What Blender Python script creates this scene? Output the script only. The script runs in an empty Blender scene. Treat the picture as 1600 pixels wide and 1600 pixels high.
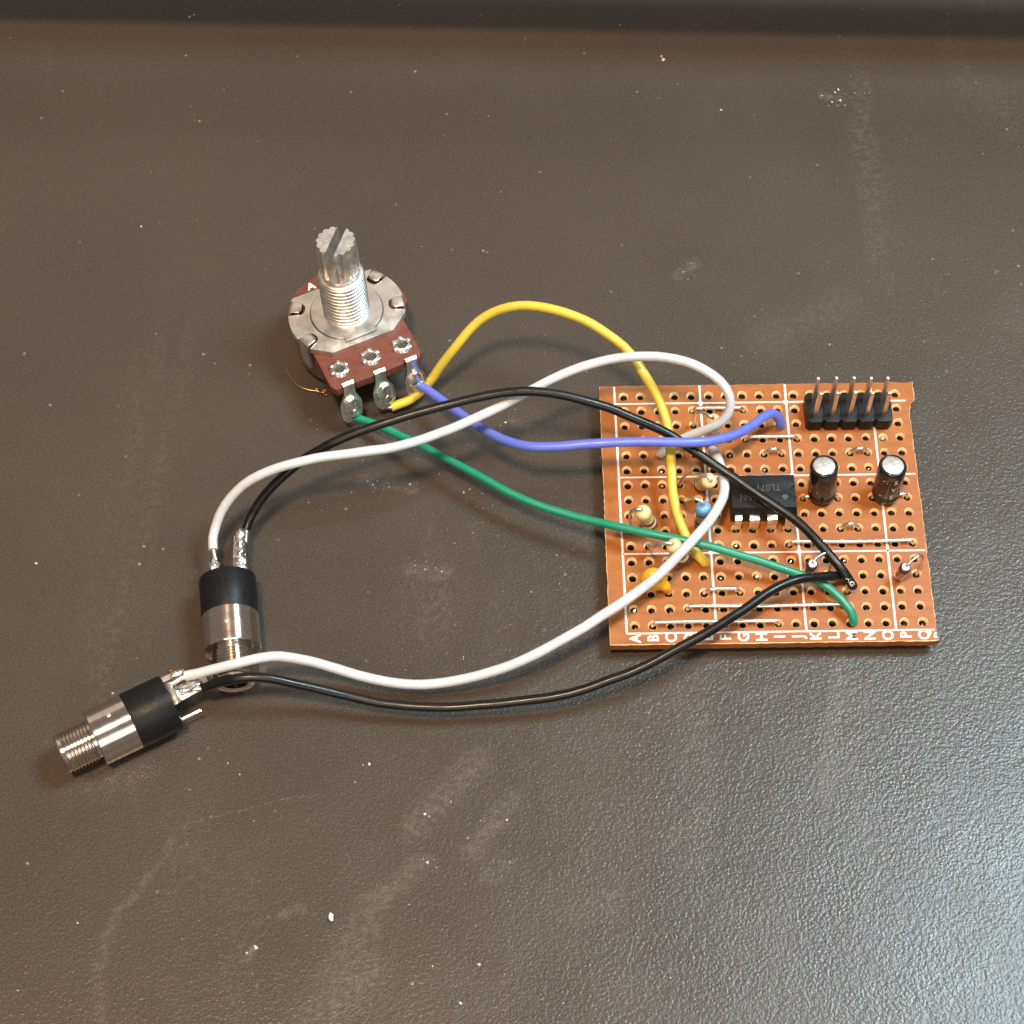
import bpy, bmesh, math, random
from mathutils import Vector, Matrix, noise

random.seed(11)
SC = bpy.context.scene
COL = SC.collection
MM = 0.001                      # everything below is written in millimetres
R = math.radians

# ---------------------------------------------------------------- camera, lamps, exposure
cam = bpy.data.cameras.new('camera'); camo = bpy.data.objects.new('camera', cam); COL.objects.link(camo)
ax = Vector((0.9998726, -0.0159158, 0.0012337)); dn = Vector((-0.0132771, -0.8720257, -0.4892800)); fw = Vector((0.0088631, 0.4892013, -0.8721259))
M = Matrix((ax, -dn, -fw)).transposed().to_4x4(); M.translation = Vector((-40.109, -153.883, 276.950)) * MM
camo.matrix_world = M
cam.sensor_width = 36; cam.lens = 36 * 3378 / 1600; cam.clip_start = 0.01; cam.clip_end = 20
SC.camera = camo
SC.view_settings.view_transform = 'Standard'; SC.view_settings.look = 'None'
SC.view_settings.exposure = 0.0; SC.view_settings.gamma = 1.0
SC.cycles.use_denoising = True
SC.cycles.max_bounces = 8

world = bpy.data.worlds.new('World'); SC.world = world; world.use_nodes = True
bg = world.node_tree.nodes['Background']
bg.inputs[0].default_value = (1.0, 0.87, 0.78, 1); bg.inputs[1].default_value = 0.235   # the room's bounced light

def area(name, loc, target, w, h, power, col):
    l = bpy.data.lights.new(name, 'AREA'); l.shape = 'RECTANGLE'; l.size = w * MM; l.size_y = h * MM
    l.energy = power; l.color = col
    o = bpy.data.objects.new(name, l); COL.objects.link(o)
    o.location = Vector(loc) * MM
    o.rotation_euler = (Vector(target) - Vector(loc)).to_track_quat('-Z', 'Y').to_euler()
    return o
area('warm_lamp', (-130, -210, 900), (-50, 0, 0), 95, 95, 10.2, (1.0, 0.69, 0.42))
area('cool_lamp', (225, 72, 520), (0, 0, 0), 160, 160, 4.9, (0.66, 0.89, 1.0))
area('front_fill', (-10, -560, 420), (-30, 0, 0), 520, 320, 1.8, (1.0, 0.95, 0.90))  # added soft fill from the viewer's side, brightens front-facing metal
area('back_fill', (-60, 760, 560), (-40, 0, 0), 1000, 520, 1.1, (1.0, 0.82, 0.66))  # added warm fill from behind, brightens the cover plate and far desk

# ---------------------------------------------------------------- materials
def srgb(r, g, b):
    f = lambda c: ((c / 255 + 0.055) / 1.055) ** 2.4 if c > 10 else c / 255 / 12.92
    return (f(r), f(g), f(b), 1)

class NT:
    def __init__(s, name):
        s.m = bpy.data.materials.new(name); s.m.use_nodes = True
        s.t = s.m.node_tree; s.b = s.t.nodes['Principled BSDF']
        s.co = s.t.nodes.new('ShaderNodeTexCoord').outputs['Object']
    def put(s, sock, v):
        if v is None: return
        if isinstance(v, bpy.types.NodeSocket): s.t.links.new(v, sock)
        else: sock.default_value = v
    def math(s, op, a, b=None, c=None):
        n = s.t.nodes.new('ShaderNodeMath'); n.operation = op
        for i, v in enumerate((a, b, c)): s.put(n.inputs[i], v)
        return n.outputs[0]
    def noise(s, scale, detail=3, rough=0.55, co=None, dist=0.0):
        n = s.t.nodes.new('ShaderNodeTexNoise'); s.put(n.inputs['Vector'], co or s.co)
        n.inputs['Scale'].default_value = scale; n.inputs['Detail'].default_value = detail
        n.inputs['Roughness'].default_value = rough; n.inputs['Distortion'].default_value = dist
        return n.outputs['Fac']
    def ramp(s, v, a, b, lo=0.0, hi=1.0):
        n = s.t.nodes.new('ShaderNodeMapRange'); n.interpolation_type = 'SMOOTHSTEP'
        s.put(n.inputs[0], v)
        for i, x in zip((1, 2, 3, 4), (a, b, lo, hi)): n.inputs[i].default_value = x
        return n.outputs[0]
    def mix(s, f, a, b):
        n = s.t.nodes.new('ShaderNodeMix'); n.data_type = 'RGBA'
        s.put(n.inputs[0], f); s.put(n.inputs[6], a); s.put(n.inputs[7], b)
        return n.outputs[2]
    def bump(s, h, dist, strength=1.0, prev=None):
        n = s.t.nodes.new('ShaderNodeBump'); s.put(n.inputs['Height'], h)
        n.inputs['Distance'].default_value = dist; n.inputs['Strength'].default_value = strength
        if prev is not None: s.t.links.new(prev, n.inputs['Normal'])
        return n.outputs[0]
    def set(s, **k):
        for a, v in k.items(): s.put(s.b.inputs[a.replace('_', ' ')], v)
        return s.m

def simple(name, col, rough=0.5, metal=0.0, grain=None, var=0.12, bump=None, **k):
    """colour with slight grain and fine relief; grain = size in mm of the mottling"""
    n = NT(name)
    c = col
    if grain:
        f = n.noise(1000 / grain, 4)
        d = tuple(x * (1 - var) for x in col[:3]) + (1,); u = tuple(min(1, x * (1 + var)) for x in col[:3]) + (1,)
        c = n.mix(n.ramp(f, 0.3, 0.7), d, u)
        n.put(n.b.inputs['Roughness'], n.ramp(n.noise(1400 / grain, 3), 0.25, 0.75, rough * 0.8, min(1, rough * 1.2)))
    else:
        n.b.inputs['Roughness'].default_value = rough
    if bump:
        n.t.links.new(n.bump(n.noise(1000 / bump[0], 3), bump[1] * MM), n.b.inputs['Normal'])
    n.set(Base_Color=c, Metallic=metal)
    for a, v in k.items(): n.b.inputs[a.replace('_', ' ')].default_value = v
    return n.m

MT = {}
def board_material():
    n = NT('phenolic_board')
    mp = n.t.nodes.new('ShaderNodeMapping'); mp.inputs['Scale'].default_value = (0.25, 1, 1); n.t.links.new(n.co, mp.inputs[0])
    paper = n.noise(900, 5, 0.65, mp.outputs[0]); blot = n.noise(150, 4, 0.6); stain = n.noise(330, 4, 0.7)
    c = n.mix(n.ramp(paper, 0.3, 0.7), (0.248, 0.075, 0.010, 1), (0.330, 0.105, 0.015, 1))
    c = n.mix(n.ramp(blot, 0.35, 0.7, 0.0, 0.55), c, (0.26, 0.070, 0.011, 1))
    c = n.mix(n.ramp(stain, 0.60, 0.78, 0.0, 0.40), c, (0.15, 0.040, 0.010, 1))
    rough = n.math('ADD', n.ramp(stain, 0.4, 0.7, 0.40, 0.30), n.math('MULTIPLY', paper, 0.18))
    n.set(Base_Color=c, Roughness=rough, Normal=n.bump(n.math('ADD', paper, n.math('MULTIPLY', n.noise(2600, 2), 0.4)), 0.014 * MM))
    n.b.inputs['Specular IOR Level'].default_value = 0.4
    return n.m
MT['board'] = board_material()
MT['fibre'] = simple('punched_fibre', (0.84, 0.57, 0.31, 1), 0.7, grain=0.3, var=0.2, bump=(0.15, 0.03))
MT['bore'] = simple('hole_bore_shade', (0.035, 0.016, 0.008, 1), 0.8)  # shade deep inside the holes, put into the colour
MT['silk'] = simple('white_print', (0.64, 0.58, 0.53, 1), 0.5, grain=0.5, var=0.08)
MT['steel'] = simple('tinned_wire', (0.82, 0.78, 0.73, 1), 0.32, 1.0, grain=0.8, var=0.12)
MT['nickel'] = simple('nickel_plate', (0.66, 0.62, 0.57, 1), 0.16, 1.0, grain=2.0, var=0.08)
MT['zinc'] = simple('zinc_cast_metal', (0.66, 0.64, 0.61, 1), 0.44, 1.0, grain=1.6, var=0.12, bump=(0.5, 0.006))
MT['plate'] = simple('steel_cover_plate', (0.74, 0.71, 0.66, 1), 0.36, 1.0, grain=2.5, var=0.16, bump=(0.9, 0.008))
MT['can'] = simple('steel_can', (0.42, 0.39, 0.35, 1), 0.33, 1.0, grain=2, var=0.1)
def solder_material():
    n = NT('solder'); f = n.noise(420, 4, 0.6); g = n.noise(900, 3)
    c = n.mix(n.ramp(g, 0.3, 0.7), (0.74, 0.73, 0.70, 1), (0.90, 0.89, 0.86, 1))
    fl = n.ramp(f, 0.58, 0.74, 0.0, 0.8)
    c = n.mix(fl, c, (0.30, 0.17, 0.08, 1))
    n.set(Base_Color=c, Metallic=n.math('SUBTRACT', 1.0, n.math('MULTIPLY', fl, 0.5)), Roughness=n.ramp(g, 0.3, 0.7, 0.16, 0.36), Normal=n.bump(n.noise(1100, 3), 0.05 * MM))
    return n.m
MT['solder'] = solder_material()
MT['wafer'] = simple('brown_phenolic_wafer', (0.125, 0.032, 0.018, 1), 0.5, grain=1.2, var=0.14, bump=(0.4, 0.01))
MT['black_plastic'] = simple('black_plastic', (0.008, 0.008, 0.009, 1), 0.42, grain=0.6, var=0.2, bump=(0.12, 0.012), Specular_IOR_Level=0.18)
MT['chip'] = simple('chip_epoxy', (0.010, 0.010, 0.011, 1), 0.5, grain=0.5, var=0.2, bump=(0.1, 0.01), Specular_IOR_Level=0.16)
MT['chip_ink'] = simple('chip_marking', (0.05, 0.05, 0.052, 1), 0.7)
MT['sleeve'] = simple('black_sleeve', (0.010, 0.009, 0.010, 1), 0.2, grain=1, var=0.2)
MT['sleeve_ink'] = simple('sleeve_print', (0.50, 0.47, 0.45, 1), 0.4)
MT['sleeve_dark_ink'] = simple('sleeve_dark_print', (0.075, 0.068, 0.066, 1), 0.35)
MT['can_top'] = simple('aluminium_top', (0.82, 0.79, 0.75, 1), 0.44, 1.0, grain=0.8, var=0.05)
MT['brass_pin'] = simple('plated_pin', (0.76, 0.73, 0.69, 1), 0.34, 1.0, grain=0.6, var=0.1)
MT['tan'] = simple('tan_resistor_lacquer', (0.62, 0.46, 0.24, 1), 0.28, grain=0.8, var=0.08)
MT['blue_body'] = simple('blue_resistor_lacquer', (0.10, 0.27, 0.47, 1), 0.24, grain=0.8, var=0.08)
MT['grey_green'] = simple('grey_green_lacquer', (0.16, 0.19, 0.17, 1), 0.28)
MT['dark_band'] = simple('dark_band_paint', (0.03, 0.02, 0.018, 1), 0.3)
MT['brown_band'] = simple('brown_band_paint', (0.16, 0.05, 0.02, 1), 0.3)
MT['gold_band'] = simple('gold_band_paint', (0.42, 0.27, 0.07, 1), 0.35, 0.4)
MT['cap_epoxy'] = simple('yellow_epoxy', (0.66, 0.32, 0.012, 1), 0.30, grain=1, var=0.08, bump=(0.6, 0.02))
MT['diode_glass'] = simple('amber_glass', (0.27, 0.045, 0.022, 1), 0.10, Coat_Weight=0.6)
MT['hair'] = simple('copper_strand', (0.36, 0.23, 0.13, 1), 0.35, 0.7)
MT['flux'] = simple('flux_resin', (0.22, 0.09, 0.02, 1), 0.15, Transmission_Weight=0.6)
MT['crumb'] = simple('white_crumb', (0.80, 0.78, 0.74, 1), 0.7, bump=(0.3, 0.05))
MT['dust'] = simple('pale_dust', (0.46, 0.42, 0.38, 1), 0.8)
MT['recess_shade'] = simple('recess_shade_metal', (0.10, 0.09, 0.08, 1), 0.5, 0.8)  # depth shade of boss step and eyelet holes, put into the colour
MT['shade_rail_dark'] = simple('dark_shade_rail', (0.06, 0.05, 0.045, 1), 0.5, grain=2)
def turned(name, col, rough, aniso):
    n = NT(name); tg = n.t.nodes.new('ShaderNodeTangent'); tg.direction_type = 'RADIAL'; tg.axis = 'X'
    n.t.links.new(tg.outputs[0], n.b.inputs['Tangent'])
    n.b.inputs['Anisotropic'].default_value = aniso; n.b.inputs['Anisotropic Rotation'].default_value = 0.25
    f = n.noise(500, 3); mp = n.t.nodes.new('ShaderNodeMapping'); mp.inputs['Scale'].default_value = (1, .05, .05); n.t.links.new(n.co, mp.inputs[0])
    g = n.noise(6000, 2, .5, mp.outputs[0])
    n.set(Base_Color=n.mix(n.ramp(g, .3, .7), tuple(c * .86 for c in col[:3]) + (1,), col), Roughness=n.ramp(f, .3, .7, rough * .85, rough * 1.15), Metallic=1.0)
    return n.m
MT['turned'] = turned('turned_nickel', (0.72, 0.64, 0.555, 1), 0.20, 0.9)
def wire_mat(name, col, rough, sss=0.0):
    n = NT(name)
    f = n.noise(260, 5, 0.7)
    d = tuple(x * 0.88 for x in col[:3]) + (1,)
    n.t.links.new(n.bump(n.noise(900, 2), 0.02 * MM), n.b.inputs['Normal'])
    n.set(Base_Color=n.mix(n.ramp(f, 0.3, 0.7), d, col), Roughness=n.ramp(n.noise(500, 2), 0.3, 0.7, rough * 0.85, rough * 1.2))
    if sss:
        n.b.inputs['Subsurface Weight'].default_value = sss
        n.b.inputs['Subsurface Radius'].default_value = (1, 1, 1)
        n.b.inputs['Subsurface Scale'].default_value = 0.4 * MM
    return n.m
MT['w_yellow'] = wire_mat('yellow_insulation', (0.60, 0.455, 0.05, 1), 0.38, 0.2)
MT['w_white'] = wire_mat('white_insulation', (0.51, 0.525, 0.54, 1), 0.40, 0.25)
MT['w_black'] = wire_mat('black_insulation', (0.005, 0.005, 0.005, 1), 0.31)
MT['w_black'].node_tree.nodes['Principled BSDF'].inputs['Specular IOR Level'].default_value = 0.35
MT['w_blue'] = wire_mat('blue_insulation', (0.110, 0.145, 0.54, 1), 0.38, 0.2)
MT['w_green'] = wire_mat('green_insulation', (0.008, 0.205, 0.120, 1), 0.36)
MT['grey_ink'] = simple('grey_wire_print', (0.30, 0.31, 0.36, 1), 0.6)
MT['white_ink'] = simple('white_wire_print', (0.55, 0.55, 0.55, 1), 0.5)

WIRE_PATHS = {
    'yellow': (0.70, [(-55.17,18.78,1.80), (-54.61,19.02,1.79), (-54.06,19.24,1.81), (-53.49,19.44,1.87), (-52.94,19.66,1.93), (-52.42,19.94,2.01), (-51.93,20.25,2.12), (-51.45,20.57,2.24), (-50.99,20.89,2.41), (-50.55,21.21,2.62), (-50.14,21.50,2.89), (-49.26,22.03,3.76), (-48.51,22.47,4.83), (-47.79,22.92,5.95), (-47.04,23.38,7.04), (-46.24,23.87,8.08), (-45.41,24.42,9.06), (-44.58,25.07,9.97), (-43.70,25.74,10.83), (-42.76,26.35,11.67), (-41.76,26.83,12.51), (-40.70,27.14,13.35), (-39.58,27.27,14.16), (-38.38,27.29,14.87), (-37.10,27.27,15.40), (-35.76,27.19,15.78), (-34.41,26.99,16.07), (-33.06,26.67,16.29), (-31.73,26.28,16.44), (-30.40,25.84,16.49), (-29.08,25.37,16.47), (-27.79,24.85,16.40), (-26.52,24.26,16.27), (-25.31,23.60,16.07), (-24.14,22.88,15.80), (-23.00,22.13,15.48), (-21.89,21.36,15.12), (-20.83,20.55,14.70), (-19.89,19.65,14.22), (-19.08,18.63,13.72), (-18.32,17.56,13.23), (-17.57,16.49,12.73), (-16.85,15.41,12.20), (-16.21,14.30,11.64), (-15.65,13.16,11.05), (-15.20,11.97,10.48), (-14.84,10.72,9.97), (-14.59,9.41,9.56), (-14.45,8.06,9.24), (-14.40,6.68,8.99), (-14.37,5.30,8.76), (-14.35,3.92,8.54), (-14.33,2.54,8.28), (-14.29,1.18,7.97), (-14.19,-0.17,7.61), (-13.98,-1.49,7.21), (-13.69,-2.80,6.79), (-13.33,-4.09,6.40), (-12.89,-5.37,6.04), (-12.79,-5.64,5.97), (-12.60,-6.09,5.86), (-12.39,-6.53,5.75), (-12.17,-6.97,5.65), (-11.93,-7.39,5.54), (-11.68,-7.80,5.44), (-11.42,-8.21,5.33), (-11.13,-8.59,5.21), (-10.83,-8.95,5.06), (-10.51,-9.25,4.87), (-10.21,-9.47,4.56), (-10.00,-9.51,4.12), (-9.92,-9.40,3.75)]),
    'white_loop': (0.69, [(-80.18,-6.65,4.60), (-80.23,-6.06,4.68), (-80.28,-5.47,4.76), (-80.27,-4.90,4.93), (-80.18,-4.40,5.21), (-80.04,-3.95,5.56), (-79.85,-3.53,5.94), (-79.66,-3.13,6.32), (-79.44,-2.75,6.72), (-79.19,-2.40,7.13), (-78.92,-2.06,7.54), (-78.20,-1.34,8.50), (-77.36,-0.73,9.43), (-76.42,-0.20,10.32), (-75.37,0.25,11.13), (-74.24,0.64,11.84), (-73.03,0.99,12.45), (-71.77,1.30,12.96), (-70.47,1.54,13.42), (-69.14,1.76,13.80), (-67.79,2.00,14.09), (-66.43,2.26,14.27), (-65.05,2.50,14.39), (-63.67,2.70,14.46), (-62.27,2.87,14.49), (-60.88,3.05,14.50), (-59.49,3.24,14.50), (-58.11,3.43,14.50), (-56.72,3.62,14.50), (-55.33,3.84,14.50), (-53.96,4.13,14.50), (-52.61,4.49,14.50), (-51.26,4.90,14.50), (-49.93,5.34,14.50), (-48.62,5.83,14.50), (-47.33,6.37,14.51), (-46.05,6.94,14.53), (-44.78,7.53,14.55), (-43.51,8.13,14.58), (-42.25,8.74,14.62), (-40.99,9.37,14.68), (-39.75,10.01,14.75), (-38.51,10.67,14.83), (-37.29,11.35,14.92), (-36.07,12.03,15.02), (-34.83,12.68,15.15), (-33.59,13.31,15.30), (-32.34,13.93,15.48), (-31.09,14.53,15.68), (-29.83,15.09,15.90), (-28.53,15.57,16.13), (-27.21,15.98,16.37), (-25.87,16.31,16.59), (-24.51,16.58,16.79), (-23.14,16.79,16.99), (-21.76,16.92,17.21), (-20.39,16.93,17.47), (-19.02,16.83,17.75), (-17.66,16.64,18.03), (-16.31,16.37,18.28), (-14.97,16.02,18.48), (-13.64,15.61,18.61), (-12.32,15.14,18.63), (-11.03,14.63,18.53), (-9.78,14.06,18.29), (-8.60,13.42,17.91), (-7.54,12.70,17.38), (-6.66,11.93,16.66), (-6.05,11.15,15.74), (-5.84,10.41,14.66), (-6.11,9.77,13.52), (-6.78,9.29,12.44), (-7.69,9.04,11.45), (-8.74,8.96,10.53), (-9.83,8.97,9.66), (-10.93,9.00,8.79), (-11.61,9.02,8.20), (-11.99,9.02,7.87), (-12.36,9.01,7.54), (-12.74,8.99,7.21), (-13.11,8.97,6.88), (-13.47,8.93,6.54), (-13.83,8.89,6.20), (-14.18,8.84,5.85), (-14.50,8.80,5.48), (-14.76,8.76,5.06), (-14.96,8.74,4.60), (-15.14,8.75,4.13), (-15.24,8.80,3.75)]),
    'white_low': (0.71, [(-7.71,8.63,3.75), (-7.80,8.53,4.34), (-7.87,8.42,4.92), (-7.91,8.26,5.50), (-7.90,8.00,6.01), (-7.85,7.62,6.44), (-7.76,7.18,6.79), (-7.67,6.72,7.10), (-7.55,6.21,7.36), (-7.43,5.67,7.56), (-7.31,5.12,7.73), (-7.06,3.78,8.05), (-6.93,2.42,8.35), (-6.88,1.06,8.67), (-6.97,-0.29,9.01), (-7.25,-1.61,9.35), (-7.70,-2.88,9.68), (-8.29,-4.11,9.99), (-8.98,-5.30,10.27), (-9.74,-6.45,10.48), (-10.56,-7.57,10.62), (-11.44,-8.66,10.67), (-12.35,-9.72,10.63), (-13.31,-10.73,10.49), (-14.30,-11.69,10.26), (-15.30,-12.63,9.98), (-16.32,-13.54,9.68), (-17.35,-14.45,9.40), (-18.42,-15.32,9.19), (-19.53,-16.17,9.07), (-20.66,-16.99,8.98), (-21.80,-17.80,8.90), (-22.96,-18.58,8.80), (-24.13,-19.34,8.67), (-25.32,-20.07,8.51), (-26.50,-20.80,8.32), (-27.68,-21.51,8.10), (-28.89,-22.19,7.88), (-30.11,-22.83,7.65), (-31.35,-23.45,7.40), (-32.59,-24.04,7.12), (-33.83,-24.59,6.80), (-35.09,-25.10,6.46), (-36.37,-25.56,6.11), (-37.66,-25.96,5.74), (-38.97,-26.31,5.37), (-40.28,-26.59,4.98), (-41.61,-26.82,4.59), (-42.94,-26.99,4.20), (-44.29,-27.14,3.85), (-45.65,-27.28,3.55), (-47.03,-27.40,3.31), (-48.41,-27.48,3.14), (-49.81,-27.52,3.04), (-51.21,-27.50,3.00), (-52.61,-27.41,3.00), (-54.00,-27.25,3.03), (-55.38,-27.02,3.09), (-56.75,-26.76,3.21), (-58.11,-26.47,3.38), (-59.45,-26.17,3.63), (-60.78,-25.88,3.97), (-62.07,-25.63,4.43), (-63.34,-25.42,4.99), (-64.59,-25.27,5.60), (-65.84,-25.19,6.23), (-67.08,-25.18,6.87), (-68.32,-25.25,7.51), (-69.57,-25.40,8.12), (-70.86,-25.63,8.57), (-72.19,-25.94,8.84), (-73.54,-26.28,8.94), (-74.89,-26.59,8.89), (-76.24,-26.82,8.64), (-77.09,-26.92,8.39), (-77.56,-26.97,8.23), (-78.03,-27.01,8.07), (-78.50,-27.05,7.90), (-78.97,-27.08,7.73), (-79.44,-27.12,7.56), (-79.91,-27.16,7.39), (-80.38,-27.20,7.23), (-80.85,-27.24,7.06), (-81.33,-27.27,6.91), (-81.80,-27.30,6.76), (-82.28,-27.32,6.61), (-82.67,-27.34,6.50)]),
    'black_loop': (0.68, [(-75.58,-3.33,4.50), (-75.39,-2.80,4.73), (-75.20,-2.29,4.97), (-74.97,-1.82,5.25), (-74.68,-1.42,5.59), (-74.38,-1.07,5.96), (-74.06,-0.73,6.34), (-73.73,-0.39,6.71), (-73.40,-0.07,7.08), (-73.04,0.24,7.45), (-72.68,0.55,7.82), (-71.76,1.21,8.64), (-70.78,1.83,9.42), (-69.74,2.41,10.17), (-68.66,2.99,10.84), (-67.55,3.59,11.45), (-66.41,4.17,12.01), (-65.22,4.69,12.54), (-64.00,5.14,13.07), (-62.76,5.51,13.59), (-61.49,5.88,14.04), (-60.20,6.28,14.39), (-58.89,6.67,14.70), (-57.57,7.02,15.01), (-56.23,7.34,15.31), (-54.89,7.65,15.56), (-53.55,7.99,15.77), (-52.20,8.31,15.97), (-50.85,8.62,16.18), (-49.49,8.91,16.39), (-48.13,9.20,16.58), (-46.77,9.50,16.75), (-45.42,9.81,16.87), (-44.06,10.15,16.94), (-42.70,10.48,16.99), (-41.33,10.78,17.05), (-39.95,11.02,17.13), (-38.57,11.23,17.16), (-37.18,11.42,17.13), (-35.79,11.56,17.05), (-34.40,11.59,16.97), (-33.00,11.51,16.88), (-31.61,11.37,16.77), (-30.23,11.20,16.60), (-28.87,10.98,16.38), (-27.51,10.72,16.12), (-26.18,10.43,15.81), (-24.85,10.14,15.49), (-23.52,9.85,15.15), (-22.21,9.51,14.78), (-20.93,9.10,14.37), (-19.66,8.70,13.94), (-18.39,8.34,13.47), (-17.12,7.98,13.01), (-15.86,7.57,12.56), (-14.63,7.05,12.14), (-13.46,6.41,11.75), (-12.33,5.67,11.37), (-11.20,4.93,11.02), (-10.05,4.19,10.69), (-8.91,3.43,10.40), (-7.78,2.64,10.15), (-6.65,1.84,9.93), (-5.52,1.04,9.73), (-4.40,0.21,9.55), (-3.30,-0.64,9.40), (-2.19,-1.49,9.27), (-1.06,-2.31,9.16), (0.08,-3.12,9.05), (1.20,-3.96,8.95), (2.27,-4.85,8.85), (3.28,-5.82,8.76), (4.20,-6.86,8.68), (5.06,-7.97,8.62), (5.90,-9.08,8.55), (6.77,-10.18,8.43), (7.40,-10.95,8.31), (7.71,-11.33,8.23), (8.00,-11.72,8.14), (8.30,-12.10,8.02), (8.59,-12.47,7.88), (8.87,-12.83,7.71), (9.15,-13.19,7.53), (9.43,-13.52,7.29), (9.71,-13.81,7.01), (9.98,-14.05,6.67), (10.24,-14.23,6.29), (10.47,-14.32,5.86), (10.65,-14.38,5.50)]),
    'black_low': (0.68, [(10.28,-12.13,3.75), (10.12,-12.33,4.30), (9.93,-12.52,4.83), (9.67,-12.69,5.34), (9.34,-12.86,5.81), (8.94,-13.01,6.20), (8.48,-13.17,6.54), (8.02,-13.33,6.85), (7.52,-13.49,7.13), (7.01,-13.66,7.38), (6.48,-13.83,7.60), (5.22,-14.21,8.08), (3.92,-14.54,8.49), (2.61,-14.89,8.80), (1.31,-15.35,9.00), (0.05,-15.93,9.11), (-1.17,-16.62,9.17), (-2.34,-17.38,9.16), (-3.48,-18.18,9.08), (-4.63,-18.98,8.98), (-5.81,-19.73,8.87), (-7.00,-20.46,8.76), (-8.18,-21.20,8.63), (-9.37,-21.93,8.49), (-10.58,-22.62,8.32), (-11.81,-23.25,8.12), (-13.05,-23.86,7.91), (-14.29,-24.47,7.67), (-15.53,-25.08,7.41), (-16.77,-25.68,7.16), (-18.01,-26.28,6.91), (-19.27,-26.85,6.66), (-20.55,-27.35,6.41), (-21.86,-27.78,6.15), (-23.18,-28.17,5.89), (-24.50,-28.57,5.63), (-25.81,-28.98,5.38), (-27.14,-29.36,5.13), (-28.48,-29.69,4.90), (-29.84,-29.96,4.69), (-31.21,-30.17,4.50), (-32.59,-30.35,4.34), (-33.97,-30.49,4.20), (-35.36,-30.61,4.07), (-36.76,-30.72,3.95), (-38.15,-30.82,3.85), (-39.55,-30.91,3.75), (-40.94,-31.00,3.67), (-42.34,-31.08,3.59), (-43.74,-31.15,3.53), (-45.14,-31.20,3.48), (-46.54,-31.23,3.44), (-47.94,-31.23,3.41), (-49.34,-31.18,3.39), (-50.74,-31.09,3.38), (-52.13,-30.97,3.40), (-53.53,-30.83,3.45), (-54.92,-30.67,3.53), (-56.30,-30.48,3.66), (-57.67,-30.25,3.83), (-59.03,-29.98,4.04), (-60.38,-29.72,4.30), (-61.72,-29.49,4.61), (-63.06,-29.28,4.97), (-64.39,-29.12,5.39), (-65.70,-28.98,5.85), (-67.01,-28.87,6.35), (-68.31,-28.73,6.84), (-69.62,-28.57,7.32), (-70.95,-28.45,7.72), (-72.31,-28.41,8.01), (-73.70,-28.44,8.12), (-74.88,-28.50,8.03), (-75.36,-28.52,7.94), (-75.84,-28.55,7.82), (-76.31,-28.56,7.66), (-76.77,-28.58,7.48), (-77.22,-28.59,7.28), (-77.67,-28.61,7.07), (-78.12,-28.62,6.83), (-78.56,-28.65,6.60), (-79.00,-28.69,6.36), (-79.43,-28.74,6.13), (-79.87,-28.80,5.89), (-80.22,-28.84,5.70)]),
    'blue': (0.70, [(-51.24,21.21,4.50), (-50.77,20.83,4.54), (-50.32,20.45,4.63), (-49.88,20.06,4.75), (-49.46,19.65,4.89), (-49.05,19.23,5.02), (-48.66,18.80,5.17), (-48.26,18.37,5.31), (-47.87,17.94,5.46), (-47.49,17.50,5.62), (-47.12,17.07,5.79), (-46.27,16.04,6.22), (-45.43,15.02,6.69), (-44.59,14.00,7.18), (-43.75,12.99,7.68), (-42.90,11.99,8.16), (-42.02,11.00,8.62), (-41.11,10.03,9.09), (-40.17,9.11,9.55), (-39.18,8.23,10.02), (-38.12,7.42,10.44), (-36.98,6.70,10.80), (-35.76,6.13,11.12), (-34.45,5.73,11.40), (-33.10,5.50,11.64), (-31.72,5.39,11.85), (-30.33,5.34,12.05), (-28.94,5.34,12.25), (-27.55,5.35,12.44), (-26.16,5.34,12.62), (-24.77,5.33,12.77), (-23.37,5.31,12.92), (-21.98,5.28,13.08), (-20.59,5.23,13.24), (-19.19,5.17,13.37), (-17.79,5.09,13.45), (-16.39,5.02,13.49), (-14.99,4.95,13.48), (-13.59,4.92,13.42), (-12.20,4.94,13.29), (-10.83,5.09,13.07), (-9.51,5.39,12.76), (-8.23,5.81,12.40), (-6.98,6.32,12.01), (-5.79,6.92,11.60), (-4.68,7.64,11.15), (-3.66,8.46,10.67), (-2.71,9.37,10.18), (-1.82,10.34,9.69), (-0.94,11.30,9.19), (-0.04,12.21,8.64), (0.23,12.44,8.46), (0.55,12.70,8.21), (0.87,12.92,7.93), (1.17,13.09,7.61), (1.46,13.20,7.26), (1.73,13.28,6.88), (1.99,13.31,6.48), (2.21,13.29,6.04), (2.39,13.24,5.59), (2.53,13.22,5.11), (2.63,13.24,4.62), (2.67,13.32,4.13), (2.65,13.44,3.75)]),
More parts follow.
